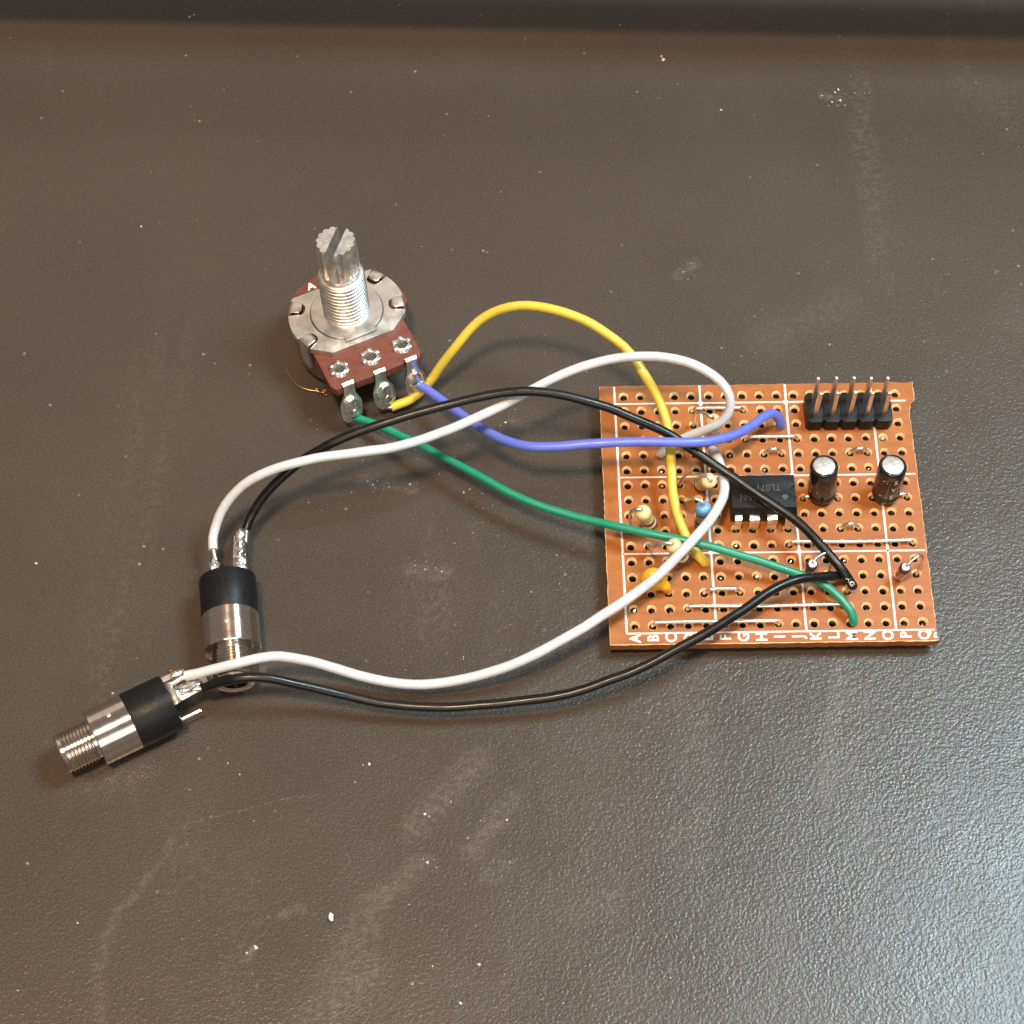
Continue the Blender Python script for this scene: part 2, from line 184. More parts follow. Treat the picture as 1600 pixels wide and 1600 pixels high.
    'green': (0.60, [(-60.45,16.56,2.60), (-59.92,16.29,2.69), (-59.39,16.03,2.78), (-58.85,15.78,2.87), (-58.32,15.51,2.96), (-57.81,15.21,3.05), (-57.30,14.89,3.15), (-56.81,14.58,3.25), (-56.31,14.25,3.36), (-55.82,13.92,3.47), (-55.33,13.59,3.58), (-54.19,12.81,3.84), (-53.06,12.03,4.11), (-51.93,11.25,4.36), (-50.79,10.46,4.60), (-49.65,9.66,4.81), (-48.51,8.87,4.98), (-47.36,8.07,5.13), (-46.21,7.28,5.26), (-45.05,6.50,5.36), (-43.90,5.71,5.45), (-42.75,4.91,5.54), (-41.60,4.10,5.61), (-40.46,3.29,5.67), (-39.30,2.51,5.71), (-38.12,1.75,5.75), (-36.92,1.02,5.79), (-35.71,0.31,5.84), (-34.48,-0.36,5.91), (-33.23,-0.99,5.98), (-31.95,-1.56,6.05), (-30.65,-2.08,6.13), (-29.35,-2.58,6.23), (-28.04,-3.08,6.37), (-26.74,-3.57,6.54), (-25.44,-4.06,6.73), (-24.14,-4.55,6.95), (-22.84,-5.02,7.17), (-21.53,-5.49,7.38), (-20.22,-5.95,7.58), (-18.91,-6.40,7.77), (-17.58,-6.83,7.93), (-16.25,-7.23,8.05), (-14.89,-7.59,8.14), (-13.54,-7.95,8.20), (-12.18,-8.30,8.22), (-10.83,-8.66,8.17), (-9.48,-9.03,8.05), (-8.14,-9.39,7.87), (-6.80,-9.76,7.67), (-5.46,-10.12,7.46), (-4.12,-10.48,7.25), (-2.78,-10.85,7.04), (-1.45,-11.22,6.82), (-0.12,-11.62,6.60), (1.20,-12.04,6.39), (2.52,-12.47,6.21), (3.84,-12.94,6.07), (5.12,-13.48,5.97), (6.33,-14.16,5.90), (7.42,-15.02,5.82), (7.63,-15.23,5.80), (7.98,-15.58,5.76), (8.32,-15.94,5.71), (8.65,-16.32,5.65), (8.96,-16.69,5.57), (9.26,-17.08,5.47), (9.55,-17.46,5.37), (9.83,-17.85,5.25), (10.07,-18.25,5.08), (10.27,-18.64,4.87), (10.40,-19.01,4.57), (10.45,-19.22,4.15), (10.43,-19.25,3.75)]),
}
SPECKS = [(-95.23,54.26,0.27), (-90.11,97.85,0.36), (-89.38,98.27,0.32), (-17.72,95.08,0.27), (43.14,97.16,0.18), (-10.89,87.43,0.59), (-1.77,76.52,0.32), (-15.46,80.51,0.18), (-39.99,75.88,0.14), (-54.78,100.04,0.23), (29.54,46.03,0.23), (-106.33,-5.99,0.27), (-21.22,40.56,0.23), (0.42,28.90,0.14), (-1.79,28.23,0.14), (-46.41,-43.81,0.23), (-49.90,-45.52,0.36), (-49.29,-45.81,0.23), (-42.41,-46.56,0.18), (-38.75,-46.53,0.27), (-57.60,-38.09,0.32), (-58.39,-38.26,0.23), (-49.53,-52.49,0.27), (-50.05,-51.94,0.23), (-48.67,-52.05,0.23), (-48.32,-53.24,0.23), (-53.81,-55.31,0.14), (-45.13,-71.84,0.36), (-42.75,-66.74,0.32), (-39.41,-68.09,0.18), (-17.69,-68.85,0.18), (-31.79,-72.05,0.23), (-5.39,-23.60,0.23), (5.59,-34.85,0.14), (4.65,-41.60,0.14), (8.77,-52.85,0.18), (18.36,-42.56,0.18), (24.06,-50.08,0.27), (30.25,-26.34,0.23), (-72.12,-63.86,0.45), (-73.35,-64.71,0.27), (-95.86,-60.26,0.23), (-103.05,-69.24,0.23), (-77.10,-37.60,0.23), (-75.35,-39.33,0.18), (-73.21,-46.18,0.23), (17.67,-68.97,0.27), (-17.19,-29.65,0.14), (-51.90,-58.29,0.14), (-48.81,-66.82,0.23), (-34.74,-11.77,0.23), (-30.66,-10.59,0.18), (-37.86,-16.96,0.14), (-58.22,-22.40,0.18), (-52.78,-23.87,0.14), (-44.55,-22.00,0.18), (-44.56,-22.30,0.14), (-34.30,-34.05,0.14), (-33.41,-33.87,0.14), (-30.90,-5.88,0.18), (-40.10,2.59,0.18), (-52.33,1.16,0.14), (-38.01,16.93,0.23), (-36.63,19.18,0.18), (-11.07,88.13,0.27), (17.24,79.89,0.32), (16.53,77.87,0.27), (17.82,78.12,0.36), (15.07,79.24,0.23), (15.95,77.20,0.23), (18.58,77.16,0.23), (17.83,80.56,0.27), (-9.74,44.16,0.18), (-8.45,45.74,0.18), (-9.12,42.69,0.18), (-10.51,44.79,0.14), (-8.07,43.53,0.14), (-59.49,-40.71,0.18), (-97.36,-33.27,0.23), (-93.76,-26.81,0.27), (-52.37,6.36,0.27), (-57.11,6.98,0.23), (-57.86,6.45,0.23), (-55.39,6.08,0.18), (-58.53,7.01,0.18), (-56.33,5.55,0.18), (-51.34,-7.88,0.18), (-49.95,-7.80,0.23), (-47.63,-8.25,0.23), (-48.56,-7.71,0.18), (-58.22,-11.42,0.18), (-38.01,16.93,0.27), (-31.96,16.50,0.18), (-43.38,5.35,0.23), (-44.33,4.82,0.23), (11.01,26.52,0.14), (-78.99,-45.35,0.14)]
SMEARS = [(-83.8,-48.5,-86.9,-53.9,0.73,0.34), (-86.9,-53.9,-90.2,-58.3,1.09,0.36), (-90.2,-58.3,-92.2,-62.7,1.09,0.32), (-92.2,-62.7,-92.7,-67.9,1.18,0.28), (-92.7,-67.9,-91.6,-73.8,1.27,0.22), (-42.8,-37.9,-51.1,-47.2,3.09,0.30), (-38.0,-43.7,-43.3,-51.0,2.36,0.28), (-50.2,-52.7,-56.2,-58.0,2.36,0.30), (-56.2,-58.0,-61.9,-68.3,3.64,0.22), (-58.5,-67.5,-63.4,-73.4,4.55,0.25), (8.7,-23.1,7.1,-31.0,1.45,0.35), (7.1,-31.0,4.9,-43.4,1.82,0.28), (-13.9,-50.5,-12.8,-31.7,5.45,0.10), (1.6,31.4,15.0,38.3,4.55,0.12), (-11.9,-45.9,-15.6,-49.6,2.73,0.22), (-10.4,43.6,-7.6,45.7,1.27,0.45), (15.1,79.2,17.9,78.5,1.09,0.50), (-82.8,-46.5,-64.3,-42.3,0.15,0.60), (-52.4,5.8,-59.0,7.2,1.82,0.35), (-52.3,-7.9,-46.7,-8.5,1.45,0.35), (-37.5,16.9,-34.2,16.0,0.91,0.30), (-68.9,-59.5,-66.4,-58.7,1.27,0.40), (-72.5,-64.1,-73.7,-65.6,0.82,0.50), (-29.8,-60.1,-24.6,-57.6,2.73,0.12), (-41.6,-54.6,-39.0,-52.8,2.00,0.20), (-5.5,-28.8,-0.9,-27.9,1.82,0.15)]


def desk_material():
    n = NT('desk_plastic')
    fine = n.noise(3200, 2, 0.5)                     # leather-like grain, about 0.4 mm
    vor = n.t.nodes.new('ShaderNodeTexVoronoi'); vor.feature = 'SMOOTH_F1'; vor.inputs['Scale'].default_value = 1950
    vor.inputs['Smoothness'].default_value = 0.6; n.t.links.new(n.co, vor.inputs['Vector'])
    pits = n.math('SUBTRACT', 0.75, vor.outputs['Distance'])
    h = n.math('ADD', n.math('MULTIPLY', fine, 0.75), n.math('MULTIPLY', pits, 0.55))
    sep = n.t.nodes.new('ShaderNodeSeparateXYZ'); n.t.links.new(n.co, sep.inputs[0])
    nz = n.noise(260, 4, 0.65)
    x = n.math('ADD', n.math('MULTIPLY', sep.outputs[0], 1000), n.math('MULTIPLY', n.math('SUBTRACT', nz, 0.5), 3.0))
    y = n.math('ADD', n.math('MULTIPLY', sep.outputs[1], 1000), n.math('MULTIPLY', n.math('SUBTRACT', n.noise(310, 4, 0.65), 0.5), 3.0))
    total = None
    for ax_, ay, bx, by, w, st in SMEARS:            # dry wipe marks and rubbed places
        dx, dy = bx - ax_, by - ay; L2 = max(dx * dx + dy * dy, 1e-3)
        px = n.math('SUBTRACT', x, ax_); py = n.math('SUBTRACT', y, ay)
        t = n.math('DIVIDE', n.math('ADD', n.math('MULTIPLY', px, dx), n.math('MULTIPLY', py, dy)), L2)
        t = n.math('MINIMUM', n.math('MAXIMUM', t, 0.0), 1.0)
        qx = n.math('SUBTRACT', px, n.math('MULTIPLY', t, dx)); qy = n.math('SUBTRACT', py, n.math('MULTIPLY', t, dy))
        d = n.math('SQRT', n.math('ADD', n.math('MULTIPLY', qx, qx), n.math('MULTIPLY', qy, qy)))
        m = n.ramp(d, w * 0.1, w * 1.05, st * (0.6 if w > 1.5 else 0.42 if w > 0.5 else 0.36), 0.0)
        total = m if total is None else n.math('MAXIMUM', total, m)
    speckle = n.ramp(n.noise(900, 3, 0.7), 0.40, 0.66)
    smear = n.math('MULTIPLY', total, n.math('ADD', n.math('MULTIPLY', speckle, 0.9), 0.25))
    wipe_map = n.t.nodes.new('ShaderNodeMapping'); wipe_map.inputs['Rotation'].default_value = (0, 0, R(-38)); wipe_map.inputs['Scale'].default_value = (1, 0.22, 1)
    n.t.links.new(n.co, wipe_map.inputs[0])
    wipe = n.ramp(n.noise(60, 5, 0.62, wipe_map.outputs[0], 0.6), 0.52, 0.78, 0.0, 0.16)
    dusty = n.math('MINIMUM', n.math('ADD', smear, n.math('MULTIPLY', wipe, speckle)), 1.0)
    base = n.mix(n.ramp(n.noise(24, 4), 0.3, 0.7), (0.0415, 0.0330, 0.0268, 1), (0.0505, 0.0405, 0.0325, 1))
    base = n.mix(n.ramp(fine, 0.35, 0.75, 0.0, 0.35), base, (0.092, 0.072, 0.056, 1))
    g2 = n.noise(6500, 1, 0.5)
    base = n.mix(n.ramp(g2, 0.3, 0.7, 0.0, 0.52), base, (0.032, 0.024, 0.018, 1))
    base = n.mix(n.ramp(n.noise(5200, 1, 0.5), 0.50, 0.78, 0.0, 0.50), base, (0.13, 0.102, 0.080, 1))
    base = n.mix(dusty, base, (0.20, 0.175, 0.15, 1))
    pin = n.t.nodes.new('ShaderNodeTexVoronoi'); pin.inputs['Scale'].default_value = 420; n.t.links.new(n.co, pin.inputs['Vector'])
    pinm = n.math('MULTIPLY', n.ramp(pin.outputs['Distance'], 0.05, 0.13, 1.0, 0.0), n.ramp(n.noise(130, 3, 0.7), 0.52, 0.66))
    base = n.mix(n.math('MULTIPLY', pinm, 0.5), base, (0.36, 0.31, 0.26, 1))
    rough = n.math('ADD', n.ramp(n.noise(90, 4), 0.3, 0.7, 0.26, 0.31), n.math('MULTIPLY', dusty, 0.2))
    b1 = n.bump(h, 0.062 * MM)
    b2 = n.bump(n.noise(60, 3), 0.10 * MM, 1.0, b1)
    n.set(Base_Color=base, Roughness=rough, Normal=b2)
    n.b.inputs['Specular IOR Level'].default_value = 0.36
    return n.m

# ---------------------------------------------------------------- mesh helpers
class MB:
    """collects vertices (mm) and faces; build() links ONE mesh object"""
    def __init__(s): s.v = []; s.f = []; s.mi = []; s.X = Matrix(); s.cur = 0
    def add(s, vs, fs):
        b = len(s.v)
        s.v += [s.X @ Vector(p) for p in vs]
        s.f += [tuple(b + i for i in f) for f in fs]; s.mi += [s.cur] * len(fs)
        return s
    def lathe(s, prof, seg=32, axis=None, at=(0, 0, 0), cap0=True, cap1=True):
        """prof: (radius, height) along +Z, or along `axis` from `at`"""
        q = Vector((0, 0, 1)).rotation_difference(Vector(axis).normalized()).to_matrix() if axis is not None else Matrix.Identity(3)
        at = Vector(at); vs = []; fs = []
        for r, h in prof:
            for k in range(seg):
                a = 2 * math.pi * k / seg; vs.append(at + q @ Vector((r * math.cos(a), r * math.sin(a), h)))
        for i in range(len(prof) - 1):
            for k in range(seg):
                k2 = (k + 1) % seg; fs.append((i * seg + k, i * seg + k2, (i + 1) * seg + k2, (i + 1) * seg + k))
        if cap0: fs.append(tuple(range(seg - 1, -1, -1)))
        if cap1: fs.append(tuple((len(prof) - 1) * seg + k for k in range(seg)))
        return s.add(vs, fs)
    def tube(s, pts, r, seg=14, cap=True, squash=None):
        pts = [Vector(p) for p in pts]; n = len(pts); rr = r if isinstance(r, (list, tuple)) else [r] * n
        T = [(pts[min(i + 1, n - 1)] - pts[max(i - 1, 0)]).normalized() for i in range(n)]
        u = T[0].orthogonal().normalized(); vs = []; fs = []
        for i in range(n):
            u = (u - T[i] * u.dot(T[i])).normalized(); w = T[i].cross(u)
            for k in range(seg):
                a = 2 * math.pi * k / seg; vs.append(pts[i] + (u * math.cos(a) + w * math.sin(a)) * rr[i])
        for i in range(n - 1):
            for k in range(seg):
                k2 = (k + 1) % seg; fs.append((i * seg + k, i * seg + k2, (i + 1) * seg + k2, (i + 1) * seg + k))
        if cap: fs += [tuple(range(seg - 1, -1, -1)), tuple((n - 1) * seg + k for k in range(seg))]
        return s.add(vs, fs)
    def prism(s, poly, z0, z1):
        n = len(poly)
        vs = [(x, y, z0) for x, y in poly] + [(x, y, z1) for x, y in poly]
        fs = [(i, (i + 1) % n, n + (i + 1) % n, n + i) for i in range(n)] + [tuple(range(n - 1, -1, -1)), tuple(range(n, 2 * n))]
        return s.add(vs, fs)
    def loft(s, loops, close=True):
        n = len(loops[0]); vs = [p for l in loops for p in l]; fs = []
        for i in range(len(loops) - 1):
            for k in range(n): fs.append((i * n + k, i * n + (k + 1) % n, (i + 1) * n + (k + 1) % n, (i + 1) * n + k))
        if close: fs += [tuple(range(n - 1, -1, -1)), tuple((len(loops) - 1) * n + k for k in range(n))]
        return s.add(vs, fs)
    def box(s, x0, x1, y0, y1, z0, z1): return s.prism([(x0, y0), (x1, y0), (x1, y1), (x0, y1)], z0, z1)
    def ribbon(s, pts, widths, thick, side=(1, 0, 0)):
        """flat bent strap: centre points, widths across `side`, thickness"""
        pts = [Vector(p) for p in pts]; n = len(pts); side = Vector(side).normalized(); loops = []
        for i in range(n):
            t = (pts[min(i + 1, n - 1)] - pts[max(i - 1, 0)]).normalized(); nn = side.cross(t).normalized()
            a = side * widths[i] / 2; b = nn * thick / 2
            loops.append([pts[i] - a - b, pts[i] + a - b, pts[i] + a + b, pts[i] - a + b])
        return s.loft(loops)
    def blob(s, c, rad, amp=0.2, freq=1.0, seed=0, seg=16, rings=10, X=None):
        vs = []; fs = []; c = Vector(c)
        for i in range(rings + 1):
            th = math.pi * i / rings
            for k in range(seg):
                a = 2 * math.pi * k / seg
                d = Vector((math.sin(th) * math.cos(a), math.sin(th) * math.sin(a), math.cos(th)))
                f = 1 + amp * noise.noise(d * freq + Vector((seed * 7.3, seed * 3.1, seed)))
                p = Vector((d.x * rad[0], d.y * rad[1], d.z * rad[2])) * f
                vs.append(c + (X @ p if X is not None else p))
        for i in range(rings):
            for k in range(seg):
                k2 = (k + 1) % seg; fs.append((i * seg + k, (i + 1) * seg + k, (i + 1) * seg + k2, i * seg + k2))
        return s.add(vs, fs)
    def build(s, name, mats, parent=None, smooth=40, bevel=0, label=None, weld=True):
        me = bpy.data.meshes.new(name)
        bm = bmesh.new(); vv = [bm.verts.new(v * MM) for v in s.v]
        for f, mi in zip(s.f, s.mi):
            try: fc = bm.faces.new([vv[i] for i in f]); fc.material_index = mi
            except ValueError: pass
        if weld: bmesh.ops.remove_doubles(bm, verts=bm.verts, dist=1e-7)
        bmesh.ops.recalc_face_normals(bm, faces=bm.faces)
        if bevel:
            es = [e for e in bm.edges if len(e.link_faces) == 2 and e.calc_face_angle(0) > R(35)]
            bmesh.ops.bevel(bm, geom=es, offset=bevel * MM, segments=2, affect='EDGES', profile=0.6, clamp_overlap=True)
        bm.to_mesh(me); bm.free()
        for p in me.polygons: p.use_smooth = smooth > 0
        if smooth: me.set_sharp_from_angle(angle=R(smooth))
        for m in (mats if isinstance(mats, list) else [mats]): me.materials.append(m)
        o = bpy.data.objects.new(name, me); COL.objects.link(o)
        if parent is not None: o.parent = parent
        if label: o['label'] = label
        return o

def empty(name, parent=None, loc=(0, 0, 0), mat=None, label=None):
    o = bpy.data.objects.new(name, None); COL.objects.link(o); o.empty_display_size = 0.005
    if mat is not None: o.matrix_local = mat
    else: o.location = Vector(loc) * MM
    if parent is not None: o.parent = parent
    if label: o['label'] = label
    return o
def thing(name, label, cat, group=None, **k):
    o = empty(name, **k); o['label'] = label; o['category'] = cat
    if group: o['group'] = group
    return o

def text_faces(body, size, bold=0.0, align='CENTER'):
    cu = bpy.data.curves.new('lettering', 'FONT'); cu.body = body; cu.size = size; cu.align_x = align; cu.align_y = 'CENTER'
    cu.offset = bold; cu.resolution_u = 3
    o = bpy.data.objects.new('lettering', cu); COL.objects.link(o)
    bpy.context.view_layer.update()
    me = bpy.data.meshes.new_from_object(o.evaluated_get(bpy.context.evaluated_depsgraph_get()))
    vs = [v.co.copy() for v in me.vertices]; fs = [tuple(p.vertices) for p in me.polygons]
    bpy.data.objects.remove(o); bpy.data.curves.remove(cu); bpy.data.meshes.remove(me)
    return vs, fs

def arc_pts(a, b, rise, n=10, drop=1.2, sharp=1.0):
    """lead that climbs out of hole a, bows over and dives into hole b"""
    a, b = Vector(a), Vector(b); out = [a - Vector((0, 0, drop))]
    for i in range(n + 1):
        t = i / n; k = math.sin(math.pi * t) ** sharp
        out.append(a.lerp(b, t) + Vector((0, 0, rise * k)))
    out.append(b - Vector((0, 0, drop)))
    return out

def spline(pts, per=6):
    P = [Vector(p) for p in pts]; P = [2 * P[0] - P[1]] + P + [2 * P[-1] - P[-2]]; out = []
    for i in range(1, len(P) - 2):
        p0, p1, p2, p3 = P[i - 1:i + 3]
        for k in range(per):
            t = k / per
            out.append(0.5 * (2 * p1 + (p2 - p0) * t + (2 * p0 - 5 * p1 + 4 * p2 - p3) * t * t + (3 * p1 - p0 - 3 * p2 + p3) * t ** 3))
    return out + [P[-2]]

# ---------------------------------------------------------------- the desk
def desk():
    vs = []; fs = []; xs = [-700, -200, -40, 120, 620]; ys = [-500, -160, 0, 160, 500]
    for y in ys:
        for x in xs: vs.append((x, y, 0))
    for i in range(4):
        for k in range(4): fs.append((i * 5 + k, i * 5 + k + 1, i * 5 + k + 6, i * 5 + k + 5))
    o = MB().add(vs, fs).build('desk', desk_material(), smooth=0)
    o['kind'] = 'structure'; o['label'] = 'dark grainy plastic desk top with wipe marks and dust'
    # unseen low bar on short feet, added to shade the far strip of the desk
    d = Vector((171.8, -6.7, 0)).normalized(); nrm = Vector((-d.y, d.x, 0)); p0 = Vector((-36, 87.9, 0))
    M = Matrix((d, nrm, Vector((0, 0, 1)))).transposed().to_4x4(); M.translation = p0
    m = MB(); m.X = M; m.box(-330, 330, 0, 14, 18, 23)
    for x in (-315, 315): m.box(x - 6, x + 6, 1, 13, 0, 18.5)
    o = m.build('shade_rail', MT['shade_rail_dark'], None, smooth=30, bevel=.6); o['kind'] = 'structure'; o['label'] = 'unseen low dark bar added to shade the far strip of the desk'
desk()

# ---------------------------------------------------------------- circuit board
P = 2.54; ZB = 3.4
def hole(c, r, z=0.0): return Vector(((c - 8) * P, (7.5 - r) * P, ZB + z))

board = thing('circuit_board', 'small orange brown perforated board crowded with soldered components', 'circuit board')

def build_panel():
    th = 1.5; X0, X1, Y0, Y1 = -23.85, 22.12, -21.98, 20.95
    m = MB(); seg = 16
    def sq(k):
        a = 2 * math.pi * k / seg; c, s = math.cos(a), math.sin(a); f = 1.27 / max(abs(c), abs(s)); return c * f, s * f
    for r in range(16):
        for c in range(17):
            h = hole(c, r); jx, jy = random.uniform(-.05, .05), random.uniform(-.05, .05); q = random.uniform(.94, 1.06)
            ring = []
            for rad, z in ((None, ZB), (0.71 * q, ZB), (0.57 * q, ZB - 0.26), (0.51 * q, ZB - 0.62), (0.49 * q, ZB - th), (None, ZB - th)):
                for k in range(seg):
                    if rad is None: sx, sy = sq(k); ring.append((h.x + sx, h.y + sy, z))
                    else:
                        a = 2 * math.pi * k / seg; w = rad * (1 + random.uniform(-.05, .05))
                        ring.append((h.x + jx + w * math.cos(a), h.y + jy + w * math.sin(a), z))
            for i in range(5):
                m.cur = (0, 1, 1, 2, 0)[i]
                fs = [(i * seg + k, i * seg + (k + 1) % seg, (i + 1) * seg + (k + 1) % seg, (i + 1) * seg + k) for k in range(seg)]
                b = len(m.v)
                if i == 0: m.v += [Vector(p) for p in ring]; base = b
                m.f += [tuple(base + j for j in f) for f in fs]; m.mi += [m.cur] * len(fs)
    offs = [-1.27, -1.27 * math.tan(R(22.5)), 0, 1.27 * math.tan(R(22.5))]
    gx = [(c - 8) * P + o for c in range(17) for o in offs] + [8.5 * P]
    gy = [(7.5 - r) * P + o for r in range(15, -1, -1) for o in offs] + [8 * P]
    jit = lambda s: random.uniform(-s, s)
    # outer outline that follows the same stations, ragged where the board was snapped
    L = [Vector((X0 + jit(.05), y, 0)) for y in gy]
    Rr = []
    for y in gy:
        x = X1 + jit(.07)
        if y > 17.2: x = 23.1 + jit(.05)
        elif y > 16.2: x = 22.35
        if y < -18: x = X1 - .02 + jit(.04)
        Rr.append(Vector((x, y, 0)))
    T = [Vector((x, Y1 + jit(.05), 0)) for x in gx]; Bt = [Vector((x, Y0 + jit(.03), 0)) for x in gx]
    loop = [Vector((X0, Y0, 0))] + Bt + [Vector((X1 + .1, Y0 + .1, 0))] + Rr + [Vector((23.15, Y1 + .1, 0))] + T[::-1] + [Vector((X0 + .05, Y1 - .05, 0))] + L[::-1]
    inner = [Vector((gx[0], gy[0], 0))] + [Vector((x, gy[0], 0)) for x in gx] + [Vector((gx[-1], gy[0], 0))] + [Vector((gx[-1], y, 0)) for y in gy] + [Vector((gx[-1], gy[-1], 0))] + [Vector((x, gy[-1], 0)) for x in gx[::-1]] + [Vector((gx[0], gy[-1], 0))] + [Vector((gx[0], y, 0)) for y in gy[::-1]]
    n = len(loop); up = Vector((0, 0, 1))
    m.cur = 0
    chain = [[p + up * ZB for p in inner], [p + up * ZB for p in loop]]
    out = lambda p, k: Vector((p.x * (1 + k), p.y * (1 + k), 0))
    for zz, k in ((-0.10, .0035), (-0.45, .001), (-0.8, .004), (-1.15, .001), (-1.5, .003)):
        chain.append([out(p, k + random.uniform(-.0015, .0015)) + up * (ZB + zz) for p in loop])
    chain.append([p + up * (ZB - 1.5) for p in inner])
    vs = [p for l in chain for p in l]; 
    for i in range(len(chain) - 1):
        m.cur = 1 if 1 <= i <= 1 else 0
        b = len(m.v); m.v += chain[i] + chain[i + 1]
        fs = [(b + k, b + (k + 1) % n, b + n + (k + 1) % n, b + n + k) for k in range(n)]
        m.f += fs; m.mi += [m.cur] * n
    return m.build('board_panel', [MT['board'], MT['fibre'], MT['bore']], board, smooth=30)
build_panel()

def silk():
    z0, z1 = ZB + 0.004, ZB + 0.03
    def line(a, b, w=0.16):
        a, b = Vector(a), Vector(b); d = (b - a).normalized(); nn = Vector((-d.y, d.x)); k = max(2, int((b - a).length / 1.6))
        lo = []; hi = []
        for i in range(k + 1):
            p = a.lerp(b, i / k); lo.append(p - nn * (w + random.uniform(-.02, .02))); hi.append(p + nn * (w + random.uniform(-.02, .02)))
        poly = [(p.x, p.y) for p in lo] + [(p.x, p.y) for p in hi[::-1]]
        m = MB(); n = k + 1
        m.add([(p.x, p.y, z) for z in (z0, z1) for p in lo + hi], [])
        N = 2 * n
        for i in range(k):
            m.f += [(N + i, N + i + 1, N + n + i + 1, N + n + i), (i, i + 1, N + i + 1, N + i), (n + i + 1, n + i, N + n + i, N + n + i + 1)]; m.mi += [0] * 3
        m.f += [(0, N, N + n, n), (k, n + k, N + n + k, N + k)]; m.mi += [0, 0]
        m.build('printed_line', MT['silk'], board, smooth=0)
    shift = [-0.10, -0.05, 0.0, 0.06]
    for c, sx in zip((-.5, 4.5, 9.5, 14.5), shift):
        x = (c - 8) * P
        line((x + sx * 2 + .1, 20.85 if c < 14 else 20.8), (x - sx, -20.25))
    for r in (.5, 5.5, 10.5, 15.5):
        y = (7.5 - r) * P
        line(((-8.5) * P + .05, y), (21.9 if r != .5 else 21.75, y - .02), 0.13)
    for c in (4.5, 9.5):                              # small printed dots on the crossings
        for r in (.5, 5.5, 10.5):
            h = hole(c, r); MB().lathe([(.40, .030), (.36, .045)], 12, at=(h.x, h.y, ZB)).build('printed_dot', MT['silk'], board, smooth=0)
    for i, ch in enumerate('ABCDEFGHIJKLMNOPQR'):
        vs, fs = text_faces(ch, 2.25, 0.07)
        x = (i - 8) * P + 0.05; y = -21.10; m = MB()
        # printed with the top of each letter towards the left
        pts = [(x - v.y * .98, y + v.x * .86, ZB + 0.03) for v in vs]
        if ch == 'R': pts = [(min(px - .35, 22.1), py, pz) for px, py, pz in pts]
        m.add(pts, fs); m.build('printed_letter', MT['silk'], board, smooth=0, weld=False)
silk()

def underside():
    m = MB()
    for r in range(16):
        for c in range(17):
            if random.random() < .35 or (c in (0, 16) and r in (0, 15)):
                h = hole(c + (1 if c == 0 else 0) * 0, r); m.lathe([(1.0, -1.52), (.8, -2.1), (.35, -2.9), (.25, -3.38)], 8, at=(h.x + 1.0, h.y, ZB))
    o = m.build('solder_joints', MT['solder'], board); o['kind'] = 'stuff'
underside()

def bits_in_holes():
    for c, r, s in [(0, 14, 1.0), (7, 12, 1.1), (6, 10, .9), (6, 4, .8), (8, 5, .9), (15, 3, 1.1), (4, 2, .8), (2, 6, .9), (2, 5, .8), (14, 5, .7), (12, 7, .9), (12, 11, .7), (9, 11, .6), (5, 12, .8)]:
        h = hole(c, r, -.75); m = MB()
        m.blob((h.x + random.uniform(-.12, .12), h.y + random.uniform(-.05, .15), h.z), (.36 * s, .33 * s, .45 * s), .35, 1.6, c + r * 3, 10, 6)
        m.build('solder_bead', MT['solder'], board)
bits_in_holes()

# bare wire links
def links():
    rw = 0.27
    for a, b in [((4, 1), (7, 1)), ((7, 3), (10, 3)), ((9, 10), (16, 10)), ((3, 14), (12, 14)), ((1, 15), (8, 15)), ((4, 13), (6, 13))]:
        A, B = hole(*a), hole(*b); L = (B - A).length; up = {15: .95, 14: .85, 10: .75, 13: 1.1}.get(a[1], .62)
        bow = random.uniform(-.12, .12); d = (B - A).normalized(); nn = Vector((-d.y, d.x, 0))
        ctl = [A + Vector((0, 0, -1.3)), A + Vector((0, 0, -.25)), A + d * .45 + Vector((0, 0, up * .72)), A + d * 1.2 + Vector((0, 0, up)),
               A.lerp(B, .5) + nn * bow + Vector((0, 0, up * random.uniform(.86, 1.0))), B - d * 1.2 + Vector((0, 0, up)), B - d * .45 + Vector((0, 0, up * .72)), B + Vector((0, 0, -.25)), B + Vector((0, 0, -1.3))]
        MB().tube(spline(ctl, 7), rw, 12).build('wire_link', MT['steel'], board)
    for a, b, up in [((8, 4), (9, 4), 1.25), ((13, 4), (14, 4), 1.15), ((12, 9), (13, 9), 1.3)]:
        A, B = hole(*a), hole(*b)
        MB().tube(spline(arc_pts(A, B, up, 6, 1.2, .8), 4), rw, 12).build('wire_link', MT['steel'], board)
links()

def frame_along(a, b):
    a, b = Vector(a), Vector(b); z = (b - a).normalized()
    x = Vector((1, 0, 0)); x = (x - z * x.dot(z)).normalized(); y = z.cross(x)
    M = Matrix((x, y, z)).transposed().to_4x4(); M.translation = a
    return M

